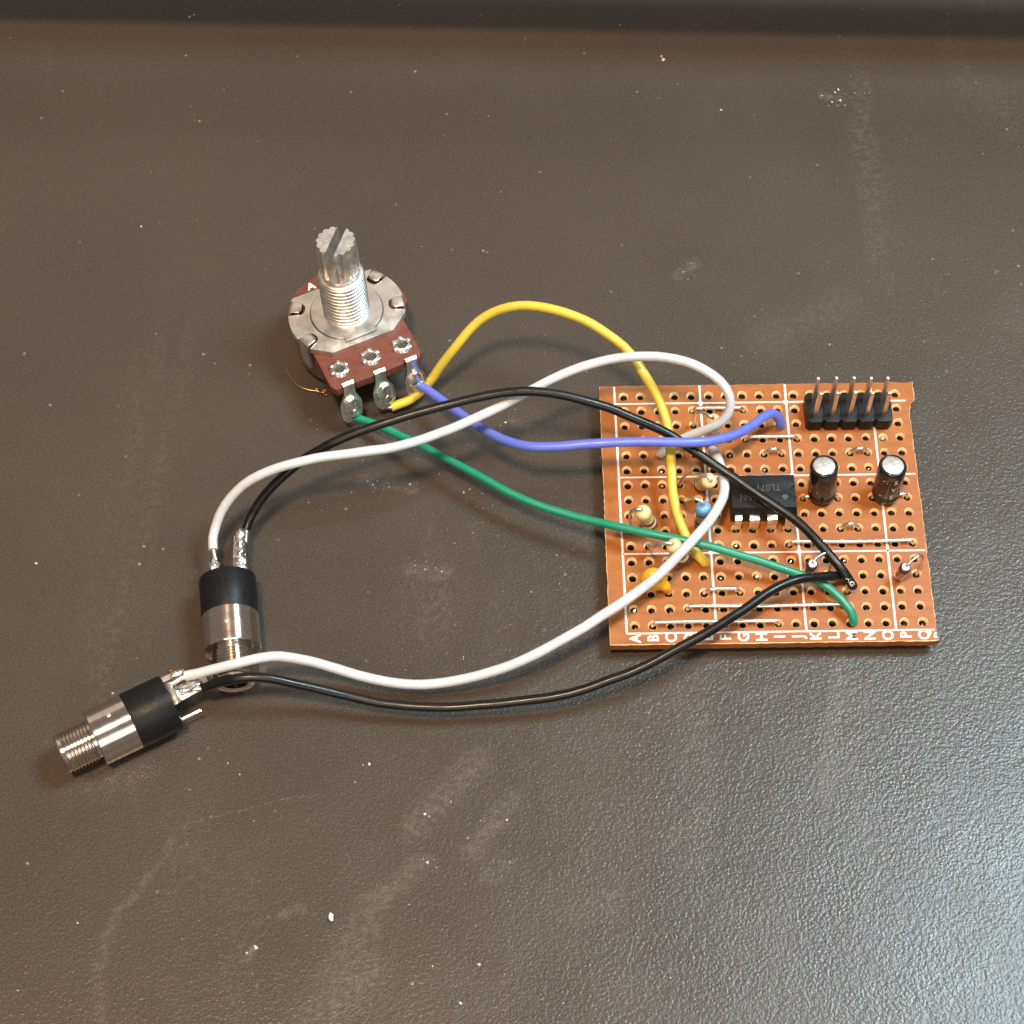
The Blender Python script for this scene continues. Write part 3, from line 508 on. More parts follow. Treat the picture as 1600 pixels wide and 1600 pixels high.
def resistor(label, base, top, col, bands, lead_pts, hole_base, rad=1.13):
    g = empty('resistor', board, label=label)
    a, b = Vector(base), Vector(top); M = frame_along(a, b); L = (b - a).length
    prof = [(.18, 0), (.62, .03), (.95, .22), (rad, .65), (rad, 1.25), (rad * .86, 1.75), (rad * .84, L / 2), (rad * .86, L - 1.75), (rad, L - 1.3), (rad, L - .6), (rad * .88, L - .2), (rad * .55, L - .02), (.2, L + .03)]
    m = MB(); m.X = M; m.lathe(prof, 28); m.build('resistor_body', MT[col], g, smooth=60)
    def radius(h):
        for (r0, h0), (r1, h1) in zip(prof, prof[1:]):
            if h0 <= h <= h1: return r0 + (r1 - r0) * (h - h0) / (h1 - h0)
        return rad
    for h, mt in bands:
        m = MB(); m.X = M; m.lathe([(radius(h - .29) + .012, h - .29), (radius(h) + .018, h), (radius(h + .29) + .012, h + .29)], 28, cap0=False, cap1=False)
        m.build('colour_band', MT[mt], g, smooth=60)
    top_pt = M @ Vector((0, 0, L))
    m = MB(); m.tube(spline([M @ Vector((0, 0, L - .3)), M @ Vector((0, 0, L + .35))] + [Vector(p) for p in lead_pts], 6), .25, 10)
    hb = hole(*hole_base); m.tube([M @ Vector((0, 0, .3)), a, Vector((hb.x, hb.y, ZB - 1.2))], .25, 10)
    m.build('lead', MT['steel'], g)
    return g
H = lambda c, r, z=0: tuple(hole(c, r, z))
resistor('tan resistor standing by the left board edge', (-17.37, -3.53, 4.3), (-18.95, -4.0, 9.7), 'tan', [(1.0, 'dark_band'), (2.1, 'dark_band')],
         [(-19.7, -4.0, 10.1), (-20.4, -3.9, 9.2), (-20.55, -3.7, 7.0), H(0, 9, .2), H(0, 9, -1.2)], (1, 9))
resistor('tan resistor standing under the crossing of the white and green wires', (-12.87, -9.03, 4.3), (-14.9, -9.5, 9.6), 'tan', [(1.0, 'dark_band'), (2.2, 'brown_band'), (3.1, 'gold_band')],
         [(-15.9, -9.4, 9.9), (-17.0, -9.2, 9.1), (-17.7, -8.8, 7.2), H(1, 10, .2), H(1, 10, -1.2)], (3, 11))
resistor('tan resistor leaning beside the black chip', (-9.9, 3.35, 4.3), (-8.95, .9, 9.5), 'tan', [(1.0, 'brown_band'), (2.2, 'gold_band')],
         [(-9.6, 1.4, 10.0), (-11.0, 2.2, 9.2), (-12.1, 3.3, 7.2), H(3, 6, .3), H(3, 6, -1.2)], (4, 6))
resistor('light blue resistor with dark bands', (-10.01, -3.85, 4.3), (-10.24, -3.53, 10.1), 'blue_body', [(1.1, 'dark_band'), (1.85, 'dark_band'), (2.5, 'grey_green'), (3.05, 'grey_green'), (3.6, 'grey_green'), (4.25, 'dark_band')],
         [(-10.7, -3.2, 10.9), (-11.9, -2.6, 10.6), (-12.6, -1.6, 8.2), H(3, 7, .3), H(3, 7, -1.2)], (4, 9))
resistor('tan resistor half hidden under the white wire loop', (-7.12, 11.42, 4.3), (-8.0, 10.9, 10.0), 'tan', [(1.0, 'dark_band'), (2.1, 'gold_band')],
         [(-8.7, 11.3, 10.5), (-9.8, 12.2, 9.8), (-10.3, 13.2, 7.4), H(4, 2, .3), H(4, 2, -1.2)], (5, 3))

def diode(label, base, top, lead_pts, hb):
    g = empty('diode', board, label=label); M = frame_along(base, top); L = (Vector(top) - Vector(base)).length
    m = MB(); m.X = M; m.lathe([(.35, 0), (.66, .1), (.80, .4), (.80, L - 1.1), (.8, L - 1.1)], 24); m.build('glass_body', MT['diode_glass'], g, smooth=50)
    m = MB(); m.X = M; m.lathe([(.815, L - .95), (.825, L - .6), (.80, L - .32), (.68, L - .2)], 24); m.build('cathode_band', MT['dark_band'], g, smooth=50)
    m = MB(); m.X = M; m.lathe([(.62, L - .25), (.60, L - .02), (.45, L + .05)], 20); m.build('end_cap', MT['can_top'], g, smooth=50)
    m = MB(); m.tube(spline([M @ Vector((0, 0, L - .2)), M @ Vector((0, 0, L + .4))] + [Vector(p) for p in lead_pts], 6), .2, 10)
    h = hole(*hb); m.tube([M @ Vector((0, 0, .3)), base, (h.x, h.y, ZB - 1.2)], .2, 10)
    m.build('lead', MT['steel'], g)
diode('amber glass diode by the right board edge', (17.5, -12.27, 4.2), (18.01, -12.48, 7.7), [(18.9, -11.9, 8.6), (20.0, -11.2, 8.5), (20.5, -11.2, 7.2), H(16, 12, .2), H(16, 12, -1.2)], (15, 12))
diode('dark glass diode beside the black wires', (4.69, -11.36, 4.2), (4.86, -11.88, 7.9), [(5.5, -11.3, 8.6), (6.8, -10.7, 8.6), (7.6, -11.2, 7.2), H(11, 12, .2), H(11, 12, -1.2)], (10, 12))

def ceramic_cap():
    g = empty('ceramic_capacitor', board, label='mustard yellow blob capacitor on two coated legs')
    m = MB(); q = Matrix.Rotation(R(-28), 3, 'X')
    m.blob((-17.55, -13.35, 6.45), (1.95, 1.25, 1.8), .06, 1.3, 3, 24, 14, q); m.build('epoxy_body', MT['cap_epoxy'], g, smooth=180)
    for side, h in ((-1, (0, 13)), (1, (2, 13))):
        e = hole(*h, .1); m = MB()
        p = [Vector((-17.55 + side * .9, -13.6, 6.0)), Vector((-17.55 + side * 1.7, -13.85, 5.2)), Vector((e.x - side * .25, e.y + .1, 4.3)), Vector((e.x, e.y, ZB + .1))]
        m.tube(spline(p, 5), [.95 - .036 * i for i in range(16)], 14); m.build('coated_leg', MT['cap_epoxy'], g, smooth=180)
    for h in ((0, 13), (2, 13)):
        e = hole(*h); MB().tube([(e.x, e.y, ZB + .2), (e.x, e.y, ZB - 1.2)], .25, 8).build('lead', MT['steel'], g)
ceramic_cap()

def on_cylinder(vs, fs, rad, z, ang):
    """wrap flat lettering round a cylinder: x becomes the angle"""
    return [(rad * math.cos(ang + v.x / rad), rad * math.sin(ang + v.x / rad), z + v.y) for v in vs], fs

def electrolytic(label, base, top, leads, marks, dark):
    g = empty('electrolytic_capacitor', board, label=label)
    M = frame_along(base, top); L = 7.0; r = 2.03
    m = MB(); m.X = M
    prof = [(1.2, 0), (1.75, .02), (1.98, .2), (r, .5), (r, .85), (1.90, 1.05), (1.90, 1.2), (r, 1.42), (r, L - .55), (2.0, L - .25), (1.88, L - .05), (1.70, L + .02), (1.58, L - .02), (1.56, L - .12)]
    m.lathe(prof, 48, cap1=False); m.build('sleeve', MT['sleeve'], g, smooth=60)
    m = MB(); m.X = M; m.lathe([(1.57, L - .16), (1.55, L - .08), (1.45, L - .03)], 40); m.build('vented_top', MT['can_top'], g)
    for a in (20, 110):
        m = MB(); m.X = M @ Matrix.Rotation(R(a), 4, 'Z'); m.box(-1.1, 1.1, -.035, .035, L - .035, L - .022); m.build('vent_line', MT['can'], g, smooth=0)
    for body, size, z, ang, inv in marks:
        vs, fs = text_faces(body, size, .02); vs, fs = on_cylinder(vs, fs, r + .012, z, R(ang))
        m = MB(); m.X = M; m.add(vs, fs); m.build('sleeve_marking', MT['sleeve_dark_ink' if inv else 'sleeve_ink'], g, smooth=60, weld=False)
    if dark:                                          # grey arrowed polarity stripe
        for z in (2.0, 3.2, 4.4):
            vs = [Vector((x, y, 0)) for x, y in ((-.75, .55), (0, -.1), (.75, .55), (.75, .1), (0, -.55), (-.75, .1))]
            vs2, _ = on_cylinder(vs, None, r + .012, z, R(-78)); m = MB(); m.X = M; m.add(vs2, [(0, 1, 4, 5), (1, 2, 3, 4)]); m.build('polarity_arrow', MT['sleeve_dark_ink'], g, smooth=60)
    m = MB(); h0, h1 = hole(*leads[0]), hole(*leads[1])
    m.tube(spline([M @ Vector((-.8, 0, .3)), M @ Vector((-.9, 0, -.25)), h0 + Vector((.35, 0, .35)), h0 + Vector((0, 0, -.3)), h0 + Vector((0, 0, -1.2))], 5), .24, 10)
    m.tube(spline([M @ Vector((.8, 0, .3)), M @ Vector((1.0, 0, -.2)), h1 + Vector((-.6, 0, .8)), h1 + Vector((-.1, 0, .2)), h1 + Vector((0, 0, -1.2))], 5), .24, 10)
    m.build('lead', MT['steel'], g)
electrolytic('upright black can capacitor with dark arrows, right of the chip', (7.72, 1.35, 4.25), (7.25, 2.15, 11.2), ((10, 7), (12, 7)), [('-', 1.3, 3.6, -150, False)], True)
electrolytic('tilted black can capacitor with white print, nearer the board edge', (16.95, 1.25, 4.3), (17.1, 2.05, 11.3), ((14, 7), (16, 7)),
             [('<', 1.35, 5.2, -120, False), ('5', 1.25, 5.2, -76, False), ('V', 1.25, 3.5, -78, False), ('<', 1.35, 1.75, -122, False), ('E', 1.3, 1.75, -80, False)], False)

def chip():
    g = empty('integrated_circuit', board, label='black eight pin chip with faint grey marking')
    x0, x1 = hole(6, 6).x - .95, hole(9, 6).x + 1.05; yc = (hole(6, 6).y + hole(6, 9).y) / 2; z = ZB
    def rect(s, zz, e=.0): return [(x0 + e, yc - s, zz), (x1 - e, yc - s, zz), (x1 - e, yc + s, zz), (x0 + e, yc + s, zz)]
    m = MB(); m.loft([rect(2.7, z + .7, .22), rect(3.05, z + 2.5), rect(3.05, z + 2.85), rect(2.66, z + 4.1, .2)])
    # top layer with the half round notch at the right end
    s = 2.66; xr = x1 - .2; xl = x0 + .2
    poly = [(xl, yc - s), (xr, yc - s)] + [(xr - .85 * math.sin(math.pi * i / 10), yc - .85 * math.cos(math.pi * i / 10)) for i in range(11)] + [(xr, yc + s), (xl, yc + s)]
    m.prism(poly, z + 4.095, z + 4.36)
    m.build('chip_body', MT['chip'], g, smooth=25, bevel=.05)
    for body, y in (('TL071', yc + .62), ('HAN', yc - 1.0)):
        vs, fs = text_faces(body, 1.5, .0); m = MB()
        xc = (x0 + x1) / 2 + (.75 if body[0] == 'T' else -2.0)
        m.add([(xc - v.x * .92, y - v.y, z + 4.368) for v in vs], fs); m.build('chip_marking', MT['chip_ink'], g, smooth=0, weld=False)
    m = MB(); xx = x1 - 1.75; m.prism([(xx + .42 * math.cos(a) * (1 + .3 * math.sin(3 * a)), yc - 1.0 + .42 * math.sin(a)) for a in [2 * math.pi * k / 14 for k in range(14)]], z + 4.364, z + 4.368)
    m.build('chip_marking', MT['chip_ink'], g, smooth=0)
    for c in range(6, 10):
        for r, sg in ((9, -1), (6, 1)):
            h = hole(c, r); w0 = 1.45 if c in (7, 8) else 1.0; off = {6: .2, 9: -.2}.get(c, 0); m = MB()
            yb = yc + sg * 2.9; yo = h.y + sg * .05
            pts = [(h.x + off, yb, z + 2.7), (h.x + off, yb + sg * .45, z + 2.7), (h.x + off, yo - sg * .12, z + 2.6), (h.x + off, yo, z + 2.3), (h.x + off, yo, z + .3)]
            m.ribbon(pts, [w0] * 4 + [w0 * .95], .26)
            m.ribbon([(h.x, yo, z + .32), (h.x, h.y, z - .1), (h.x, h.y, z - 1.3)], [.62, .5, .5], .26)
            m.build('pin', MT['steel'], g, smooth=30, bevel=.04)
chip()

def header():
    g = empty('pin_header', board, label='black double row pin header with ten bare pins')
    m = MB()
    for c in range(11, 16):
        x = hole(c, 1).x; yt = hole(c, 1).y + 1.27; yb = hole(c, 2).y - 1.27; e = 1.25; k = .45
        cell = [(x - e + k, yb), (x + e - k, yb), (x + e, yb + k), (x + e, (yt + yb) / 2 - .25), (x + e, (yt + yb) / 2 + .25), (x + e, yt - k), (x + e - k, yt), (x - e + k, yt), (x - e, yt - k), (x - e, yb + k)]
        m.prism(cell, ZB + .05, ZB + 2.45)
    m.box(hole(11, 1).x - .8, hole(15, 1).x + .8, hole(11, 2).y - .75, hole(11, 1).y + .75, ZB + .1, ZB + 2.30)
    m.build('housing', MT['black_plastic'], g, smooth=25, bevel=.06)
    for r in (1, 2):
        for c in range(11, 16):
            h = hole(c, r); lx, ly = random.uniform(-.12, .12), random.uniform(-.1, .1); s = .30; m = MB()
            sq = lambda k, zz, t: [(h.x + lx * t - k, h.y + ly * t - k, zz), (h.x + lx * t + k, h.y + ly * t - k, zz), (h.x + lx * t + k, h.y + ly * t + k, zz), (h.x + lx * t - k, h.y + ly * t + k, zz)]
            m.loft([sq(s, ZB - 1.3, 0), sq(s, ZB + 2.4, 0), sq(s, ZB + 7.9, 1), sq(.20, ZB + 8.45, 1)])
            m.build('pin', MT['brass_pin'], g, smooth=25, bevel=.03)
header()

# ---------------------------------------------------------------- potentiometer
def potentiometer():
    n = Vector((-.0393, .0872, .9954)).normalized()
    x = Vector((.911, .412, 0)); x = (x - n * x.dot(n)).normalized(); y = n.cross(x)
    Mx = Matrix((x, y, n)).transposed().to_4x4(); Mx.translation = Vector((-61.29, 30.65, .82)) * MM
    t = thing('potentiometer', 'silver rotary potentiometer standing upright with brown wafer and three lugs', 'potentiometer', mat=Mx)
    MB().lathe([(7.2, 0), (7.8, .12), (8.15, .5), (8.2, 1), (8.2, 5.7)], 72).build('can', MT['can'], t, smooth=50)
    # brown wafer: round at the back, square towards the lugs
    poly = [(-7.35, -3.9), (-7.45, -11.3), (-6.9, -12.3), (-5.95, -12.3), (-5.9, -11.9), (-3.9, -11.9), (-3.8, -12.25), (-1.0, -12.35), (-.9, -11.9), (.95, -11.9), (1.05, -12.35), (3.9, -12.25), (4.0, -11.9), (5.9, -11.9), (6.0, -12.3), (6.5, -12.2), (7.1, -11.4), (7.25, -4.2), (8.3, -2.6)]
    poly += [(9.35 * math.cos(R(a)), 9.35 * math.sin(R(a))) for a in range(-8, 154, 6)] + [(-8.3, 3.2), (-8.35, 1.2), (-8.1, -1.6)]
    MB().prism(poly, 5.65, 7.15).build('wafer', MT['wafer'], t, smooth=25, bevel=.08)
    # steel cover plate with flats front and back and notches for the can's tabs
    tabs = [(6.7, 4.2, 33), (6.75, -1.9, -15), (-6.7, 4.0, 150), (-6.6, -2.4, 200)]
    out = []
    def notch_poly():
        pts = []; rr = 8.8
        a = -math.pi / 2
        N = 360
        for i in range(N):
            a = 2 * math.pi * i / N; px, py = rr * math.cos(a), rr * math.sin(a)
            ins = False
            for tx, ty, deg in tabs:
                da = (math.degrees(a) - deg + 180) % 360 - 180
                if abs(da) < 8.6: ins = True; dd = da
            if ins:
                k = abs(dd) / 8.6
                rn = 6.35 + .55 * k ** 3; px, py = rn * math.cos(a), rn * math.sin(a)
            # front and back flats
            lim = -6.4 + max(0, abs(px) - 4.9) * 0.8
            if py < lim and a > math.pi: py = lim
            if py > 6.05: py = 6.05
            if pts and (Vector((px, py)) - Vector(pts[-1])).length < .06: continue
            pts.append((px, py))
        return pts
    MB().prism(notch_poly(), 7.16, 8.15).build('cover_plate', MT['plate'], t, smooth=25, bevel=.06)
    # raised round boss carrying the bushing, with a tongue bent down over the front edge
    boss = [(5.4 * math.cos(R(a)), 5.4 * math.sin(R(a))) for a in range(-60, 245, 5)] + [(-2.35, -4.75), (-2.35, -5.5), (2.45, -5.5), (2.45, -4.75)]
    MB().prism([(p[0] * 1.03, p[1] * 1.025) for p in boss], 8.1, 8.156).build('boss_step_shade', MT['recess_shade'], t, smooth=0)  # flat dark outline painted in for the shade along the boss step
    MB().prism(boss, 8.0, 8.48).build('boss', MT['plate'], t, smooth=25, bevel=.1)
    for tx, ty, deg in tabs:                          # can tabs folded over the plate
        d = Vector((math.cos(R(deg)), math.sin(R(deg)), 0)); s = Vector((-d.y, d.x, 0)); m = MB()
        m.ribbon([d * 8.62 + Vector((0, 0, 3.2)), d * 8.62 + Vector((0, 0, 7.9)), d * 8.5 + Vector((0, 0, 8.25)), d * 8.2 + Vector((0, 0, 8.4)), d * 7.2 + Vector((0, 0, 8.36)), d * 6.85 + Vector((0, 0, 8.28))], [1.9, 1.9, 1.9, 1.85, 1.75, 1.1], .45, s)
        m.build('can_tab', MT['plate'], t, smooth=40, bevel=.06)
    # threaded bushing
    prof = [(3.5, 8.3), (3.5, 8.7)]
    z = 8.75
    while z < 16.6:
        prof += [(3.42, z), (3.5, z + .16), (3.42, z + .34), (3.08, z + .52), (3.08, z + .60)]; z += .75
    prof += [(3.35, 16.75), (3.3, 16.9), (3.15, 17.0), (2.6, 17.02)]
    MB().lathe(prof, 64).build('bushing', MT['zinc'], t, smooth=35)
    # splined shaft split by a slot
    def spline_outline(side, hw=.68, r0=2.66, r1=3.0, N=15):
        pts = []
        for i in range(N * 6):
            a = 2 * math.pi * i / (N * 6); k = .5 + .5 * math.cos(N * a); r = r0 + (r1 - r0) * min(1, k * 2.4)
            px, py = r * math.cos(a), r * math.sin(a)
            if px * side > hw: pts.append((a if side > 0 else a, px, py))
        if side > 0: pts.sort(key=lambda q: (q[0] + math.pi) % (2 * math.pi))
        p2 = [(px, py) for _, px, py in pts]
        ylo, yhi = p2[0][1], p2[-1][1]
        return [(side * hw, ylo)] + p2 + [(side * hw, yhi)]
    ca = R(-42)
    rot = Matrix.Rotation(ca, 4, 'Z')
    sh = empty('shaft', t)
    m = MB(); m.X = rot
    m.lathe([(2.55, 16.9), (2.62, 17.3), (2.62, 17.75), (2.9, 17.9), (2.9, 18.0)], 40)
    m.build('shaft_neck', MT['zinc'], sh, smooth=30)
    for side in (1, -1):
        o = spline_outline(side); m = MB(); m.X = rot
        scale = lambda k: [(side * .68 + (px - side * .68) * k, py * k) for px, py in o]
        m.loft([[(px, py, 17.75) for px, py in scale(.96)], [(px, py, 17.95) for px, py in o], [(px, py, 23.55) for px, py in o], [(px, py, 23.95) for px, py in scale(.93)]])
        m.lathe([(.62, 23.9), (.58, 24.0)], 18, at=(side * 1.7, .1, 0)); m.build('splined_half', MT['zinc'], sh, smooth=28)
    # eyelets, lugs
    for k, xx in enumerate((-5.05, 0, 5.05)):
        m = MB()
        m.lathe([(.78, 7.2), (.80, 7.42), (.98, 7.66), (1.28, 7.58), (1.52, 7.18)], 28, at=(xx, -9.05, 0), cap0=False, cap1=False)
        for j in range(6):
            a = 2 * math.pi * j / 6 + .3; cx, cy = xx + 1.22 * math.cos(a), -9.05 + 1.22 * math.sin(a)
            m.blob((cx, cy, 7.46), (.42, .42, .22), .25, 1.5, j + k * 7, 10, 6)
        m.cur = 1; m.lathe([(.79, 7.17), (.79, 7.19)], 24, at=(xx, -9.05, 0))  # dark disc painted in for the shade down the eyelet hole
        m.build('eyelet', [MT['steel'], MT['recess_shade']], t, smooth=50)
        # strap that leaves the wafer's edge, bends down and widens into a solder tag
        lg = empty('lug', t)
        m = MB(); tilt = (.35, -.1, -.2)[k]
        pts = [(xx + .1, -11.7, 6.9), (xx + .1, -11.75, 7.2), (xx + .1, -11.95, 7.4), (xx + .1, -12.25, 7.2), (xx + .05, -12.4, 6.5), (xx, -12.5, 5.4), (xx - tilt * .2, -12.65, 4.5), (xx - tilt * .4, -12.8, 3.7), (xx - tilt * .6, -13.0, 2.2), (xx - tilt * .8, -13.2, .9), (xx - tilt, -13.3, .0)]
        m.ribbon(pts, [1.75, 1.75, 1.75, 1.75, 1.75, 1.8, 2.6, 3.35, 3.4, 3.0, 1.7], .4); m.build('solder_tag', MT['steel'], lg, smooth=40, bevel=.06)
        m = MB(); m.blob((xx - tilt * .4, -13.1, 3.3), (1.35, .6, 1.6), .30, 1.3, k + 4, 24, 16)
        m.blob((xx - tilt * .6 + .3, -13.4, 2.2), (1.1, .6, 1.05), .30, 1.4, k + 9, 20, 14); m.build('solder', MT['solder'], lg, smooth=180)
    vs, fs = text_faces('A', 1.9, .06); m = MB(); q = Matrix.Rotation(R(-2), 3, 'Z')
    m.add([Vector((-2.75, 7.75, 7.17)) + q @ Vector((v.x, v.y, 0)) for v in vs], fs); m.build('printed_letter', MT['silk'], t, smooth=0, weld=False)
potentiometer()

# ---------------------------------------------------------------- audio jacks
def jack(label, end, direction, roll, kind):
    d = Vector((direction[0], direction[1], 0)).normalized(); s = Vector((-d.y, d.x, 0))
    Mx = Matrix((d, s, Vector((0, 0, 1)))).transposed().to_4x4(); Mx.translation = Vector((end[0], end[1], 4.06)) * MM
    t = thing('audio_jack', label, 'audio jack', 'audio jacks on the wires', mat=Mx)
    X = (1, 0, 0)
    MB().lathe([(3.3, .0), (3.75, .0), (4.0, .12), (4.05, .35), (4.05, 5.98), (4.0, 6.08), (3.6, 6.1)], 64, X).build('plastic_body', MT['black_plastic'], t, smooth=35)
    sh = MB().lathe([(3.5, 6.05), (3.96, 6.05), (4.02, 6.12), (4.02, 11.35), (3.9, 11.5), (3.1, 11.52)], 64, X).build('metal_shell', MT['turned'], t, smooth=35)
    Rr = Matrix.Rotation(R(roll), 3, 'X')
    p = Rr @ Vector((8.6, 0, 4.03)); nn = (Rr @ Vector((0, 0, 1)))
    m = MB(); m.lathe([(.36, -.05), (.34, .03), (.22, .07), (.06, .05)], 16, nn, p); m.build('punch_mark', MT['can_top'], sh, smooth=60)
    prof = [(2.75, 11.5), (2.75, 11.85)]; z = 11.9
    while z < 15.9:
        prof += [(2.72, z), (2.98, z + .2), (2.98, z + .28), (2.72, z + .46)]; z += .5
    prof += [(2.85, 16.3), (2.7, 16.5), (2.1, 16.55), (1.78, 16.4), (1.78, 12.0), (0.01, 12.0)]
    MB().lathe(prof, 56, X, cap1=False).build('threaded_collar', MT['turned'], t, smooth=30)
    MB().lathe([(1.79, 16.42), (1.75, 12.5)], 32, X, cap0=False, cap1=False).build('socket_lining', MT['black_plastic'], t)
    if kind == 'lying':
        g = empty('ground_tab', t)
        m = MB(); m.ribbon([(.1, .2, 2.6), (-.5, .2, 2.75), (-.75, .1, 2.5), (-.8, 0, 1.6), (-1.3, 0, 1.25), (-3.5, -.1, 1.2), (-5.6, -.3, 1.1)], [3.5, 3.5, 3.4, 2.3, 2.2, 2.2, 2.1], .34, (0, 1, 0)); m.build('tab_strip', MT['steel'], g, smooth=40, bevel=.05)
        m = MB(); m.blob((-3.1, -.15, 1.6), (1.9, .85, .5), .35, 2.0, 5, 22, 12); m.build('solder', MT['solder'], g, smooth=180)
        m = MB(); m.ribbon([(.2, -2.6, 1.9), (-2.4, -2.6, 1.9), (-3.3, -2.5, 1.9)], [.8, .8, .5], .35, (0, 1, 0)); m.blob((-2.2, -2.5, 2.1), (1.0, .4, .3), .4, 2, 8, 14, 8); m.build('terminal', MT['steel'], t, smooth=40)
        m = MB(); m.ribbon([(.2, 2.7, -.9), (-2.4, 2.7, -.9), (-3.1, 2.7, -.9)], [.7, .7, .3], .3, (0, .2, 1)); m.build('terminal', MT['steel'], t, smooth=30)
        m = MB(); m.blob((-1.7, -3.3, 2.0), (.6, .4, .5), .3, 2, 2, 12, 8); m.build('flux_bead', MT['flux'], t, smooth=180)
    else:
        g = empty('ground_tab', t)
        m = MB(); m.ribbon([(.1, 1.9, .6), (-3, 2.0, .7), (-6.4, 2.2, .6)], [1.9, 1.8, 1.5], .35, (0, 1, 0)); m.build('tab_strip', MT['steel'], g, smooth=40)
        m = MB()
        for i in range(5): m.blob((-.9 - i * 1.35, 1.95 + i * .1, .95), (1.15, .95 - i * .06, .55), .34, 1.7, i, 18, 12)
        m.build('solder', MT['solder'], g, smooth=180)
        m = MB(); m.ribbon([(.2, -1.75, .0), (-2.2, -1.75, .2)], [1.4, 1.2], .4, (0, 1, 0)); m.blob((-.9, -1.75, .3), (1.1, .95, .65), .45, 2.2, 11, 18, 12); m.blob((-2.3, -1.75, .35), (1.1, .8, .6), .45, 2.2, 13, 18, 12); m.build('terminal', MT['solder'], t, smooth=60)
        m = MB(); m.ribbon([(.2, .65, -.3), (-1.5, .65, -.2)], [.8, .5], .3, (0, 1, 0)); m.build('terminal', MT['hair'], t, smooth=30)
    return t
jack('silver and black audio jack pointing at the viewer under the crossing wires', (-77.98, -11.1), (.112, -.993), 4, 'upright')
jack('silver and black audio jack at the lower left with its threaded end free', (-84.75, -30.1), (-.885, -.466), 6, 'lying')

# ---------------------------------------------------------------- wires
def path_frame(pts, s):
    acc = 0
    for a, b in zip(pts, pts[1:]):
        l = (b - a).length
        if acc + l >= s: return a.lerp(b, (s - acc) / l), (b - a).normalized()
        acc += l
    return pts[-1], (pts[-1] - pts[-2]).normalized()

def wire(key, label, mat, ends, ink=None):
    rad, P3 = WIRE_PATHS[key]; o = Vector(P3[0])
    t = thing('wire', label, 'wire', 'insulated wires joining the parts', loc=o)
    pts = [Vector(p) - o for p in P3]
    kk = random.random() * 50
    rr = [rad * (1 + .030 * noise.noise(p * .35 + Vector((kk, 0, 0))) + .018 * noise.noise(p * 1.6 + Vector((0, kk, 0)))) for p in pts]
    wob = [p + (Vector((noise.noise(p * .3 + Vector((kk, 1, 0))), noise.noise(p * .3 + Vector((kk, 9, 3))), noise.noise(p * .3 + Vector((kk, 5, 7))))) * .07 if 3 < i < len(pts) - 4 else Vector()) for i, p in enumerate(pts)]
    m = MB(); m.tube(wob, rr, 20); m.build('insulation', MT[mat], t, smooth=50)
    for e in ends:
        m = MB(); e = [Vector(p) - o for p in e]
        m.tube(spline(e, 5), rad * .52, 10); m.build('bare_end', MT['steel'], t)
    if ink:
        text, s0, s1, size, mt, tilt = ink
        L = sum((b - a).length for a, b in zip(pts, pts[1:])); s = s0 * L
        while s < s1 * L:
            vs, fs = text_faces(text, size); m = MB(); new = []
            for v in vs:
                c, tg = path_frame(pts, s + v.x); up = Vector((0, -.45, .9)); up = (up - tg * up.dot(tg)).normalized(); sd = up.cross(tg)
                a = (v.y + tilt) / rad; new.append(c + (up * math.cos(a) + sd * math.sin(a)) * (rad + .012))
            m.add(new, fs); m.build('wire_print', MT[mt], t, smooth=60, weld=False)
            s += size * len(text) * .72
    return t
def into(h, p): return [p, (hole(*h).x, hole(*h).y, ZB + .3), (hole(*h).x, hole(*h).y, ZB - 1.2)]
W = {k: v[1] for k, v in WIRE_PATHS.items()}
def dive(key, first=False):
    p = Vector(W[key][0] if first else W[key][-1]); return [tuple(p + Vector((0, 0, .5))), tuple(p), (p.x, p.y, 2.2)]
wire('yellow', 'yellow wire arching from the middle potentiometer lug to the board', 'w_yellow', [dive('yellow'), [(-56.5, 19.0, 2.0), W['yellow'][0], W['yellow'][2]]])
wire('white_low', 'white wire running from the chip side down to the lower left jack', 'w_white', [dive('white_low', True), [W['white_low'][-3], W['white_low'][-1], (-84.9, -28.6, 6.2)]], ('AWG', .16, .34, .85, 'grey_ink', -.1))
wire('white_loop', 'white wire looping from the upper jack over the board', 'w_white', [dive('white_loop'), [W['white_loop'][2], W['white_loop'][0], (-79.72, -8.5, 4.3)]])
wire('black_loop', 'black wire arching from the upper jack across the chip', 'w_black', [into((12, 13), W['black_loop'][-1]), [W['black_loop'][2], W['black_loop'][0], (-75.6, -5.6, 4.5)]], None)
wire('black_low', 'black wire sweeping low from the lower left jack to the board', 'w_black', [dive('black_low', True), [W['black_low'][-3], W['black_low'][-1], (-82.4, -29.0, 5.4)]])
wire('blue', 'blue wire sagging from the potentiometer to the board by the pin header', 'w_blue', [dive('blue'), [(-52.1, 22.3, 3.5), W['blue'][0], W['blue'][2]]])
wire('green', 'green wire running from the potentiometer to the front of the board', 'w_green', [dive('green'), [(-61.2, 17.6, 2.6), W['green'][0], W['green'][2]]])

def black_print():
    t = [o for o in bpy.data.objects if o.get('label', '').startswith('black wire arching')][0]; rad, P3 = WIRE_PATHS['black_loop']; o = Vector(P3[0]); pts = [Vector(p) - o for p in P3]
    L = sum((b - a).length for a, b in zip(pts, pts[1:]))
    vs, fs = text_faces('AG', .95, .03); new = []
    for v in vs:
        c, tg = path_frame(pts, L - 1.5 + v.x); up = Vector((-.15, -.45, .9)); up = (up - tg * up.dot(tg)).normalized(); sd = up.cross(tg)
        a = v.y / rad; new.append(c + (up * math.cos(a) + sd * math.sin(a)) * (rad + .012))
    m = MB(); m.add(new, fs); m.build('wire_print', MT['white_ink'], t, smooth=60, weld=False)
black_print()

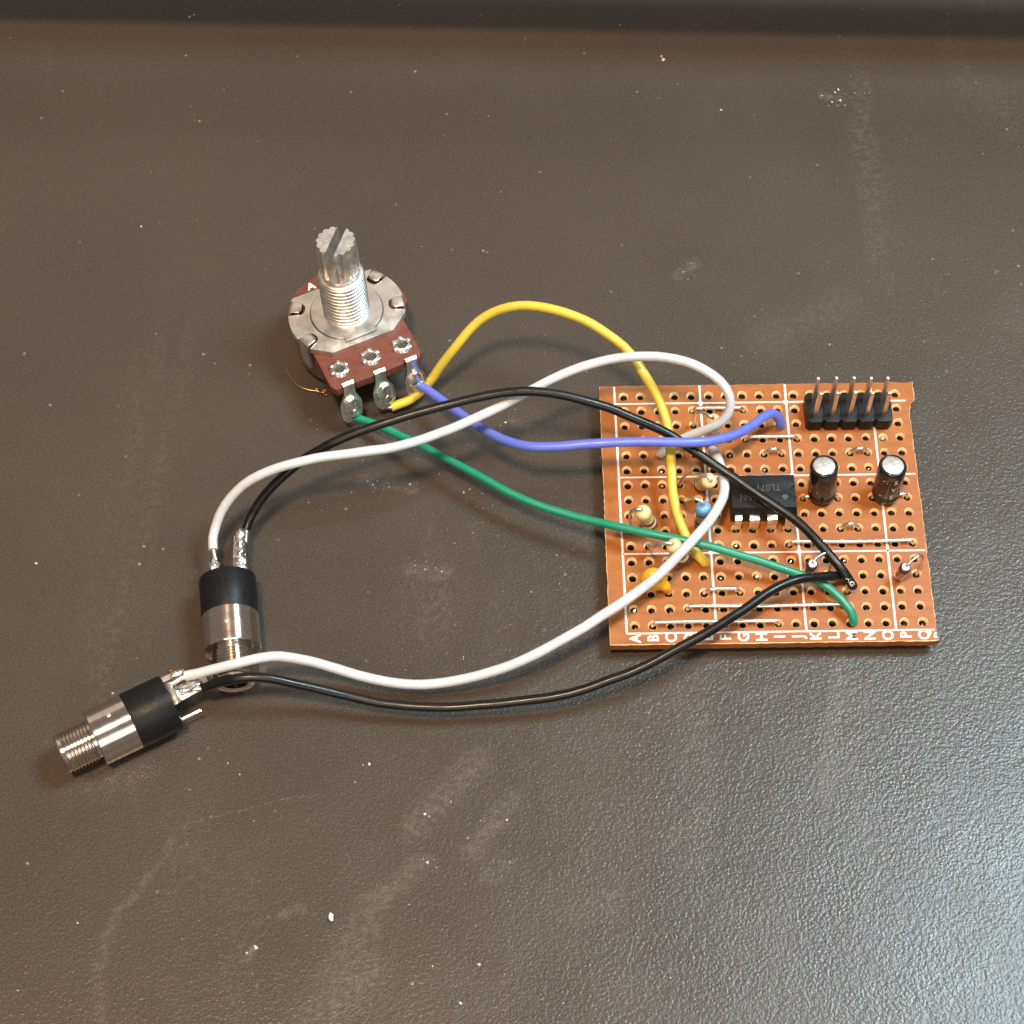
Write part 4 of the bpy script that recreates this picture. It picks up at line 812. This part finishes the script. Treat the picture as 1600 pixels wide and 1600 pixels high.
# ---------------------------------------------------------------- small things on the desk
def crumb():
    t = thing('crumb', 'small white crumb alone on the empty desk', 'crumb', loc=(-62.3, -60.0, 0))
    m = MB(); m.blob((0, 0, .42), (.36, .55, .42), .45, 1.8, 4, 14, 10); m.build('crumb_body', MT['crumb'], t, smooth=60)
crumb()
def strand():
    t = thing('copper_strand', 'thin loose copper strand lying beside the potentiometer can', 'wire strand', loc=(-71.11, 26.4, 0))
    o = Vector((-71.11, 26.4, 0))
    p = [(-71.2, 26.9, .15), (-71.11, 26.4, .3), (-70.4, 24.9, .45), (-69.3, 23.6, .55), (-67.96, 22.93, .5), (-66.4, 22.7, .35), (-65.5, 22.5, .3)]
    MB().tube(spline([Vector(q) - o for q in p], 6), .075, 8).build('strand', MT['hair'], t)
    m = MB()
    for i, (xx, yy, s) in enumerate([(-66.0, 22.6, .5), (-65.3, 22.9, .6), (-66.6, 23.2, .45), (-65.0, 22.2, .45)]): m.blob(Vector((xx, yy, s * .45)) - o, (s * .9, s * .7, s * .5), .5, 2, i, 12, 8)
    m.build('resin_bits', MT['flux'], t, smooth=60)
strand()
def specks():
    m = MB()
    def fleck(x, y, r):
        for _ in range(1 if r < .22 else 3):
            rx, ry, rz = r * random.uniform(.45, .9), r * random.uniform(.35, .7), r * random.uniform(.25, .5)
            q = Matrix.Rotation(random.uniform(0, 6), 3, 'Z')
            m.blob((x + random.uniform(-.4, .4) * r, y + random.uniform(-.4, .4) * r, rz * .7), (rx, ry, rz), .4, 2, random.random() * 9, 6, 4, q)
    for x, y, r in SPECKS: fleck(x, y, r * .85)
    for i in range(80):
        x, y = random.uniform(-118, 48), random.uniform(-80, 85)
        if noise.noise(Vector((x * .03, y * .03, 2))) + .25 * noise.noise(Vector((x * .2, y * .2, 7))) > -.05: fleck(x, y, random.uniform(.06, .13))
    for cx, cy, sp, k in ((-48, 8, 9, 45), (-52, -8, 8, 22), (20, 80, 2.0, 12)):
        for i in range(k): fleck(random.gauss(cx, sp), random.gauss(cy, sp * .7), random.uniform(.05, .13))
    o = m.build('dust_specks', MT['dust'], None, smooth=0, weld=False); o['kind'] = 'stuff'; o['label'] = 'pale dust specks and flecks scattered over the dark desk'; o['category'] = 'dust'
specks()
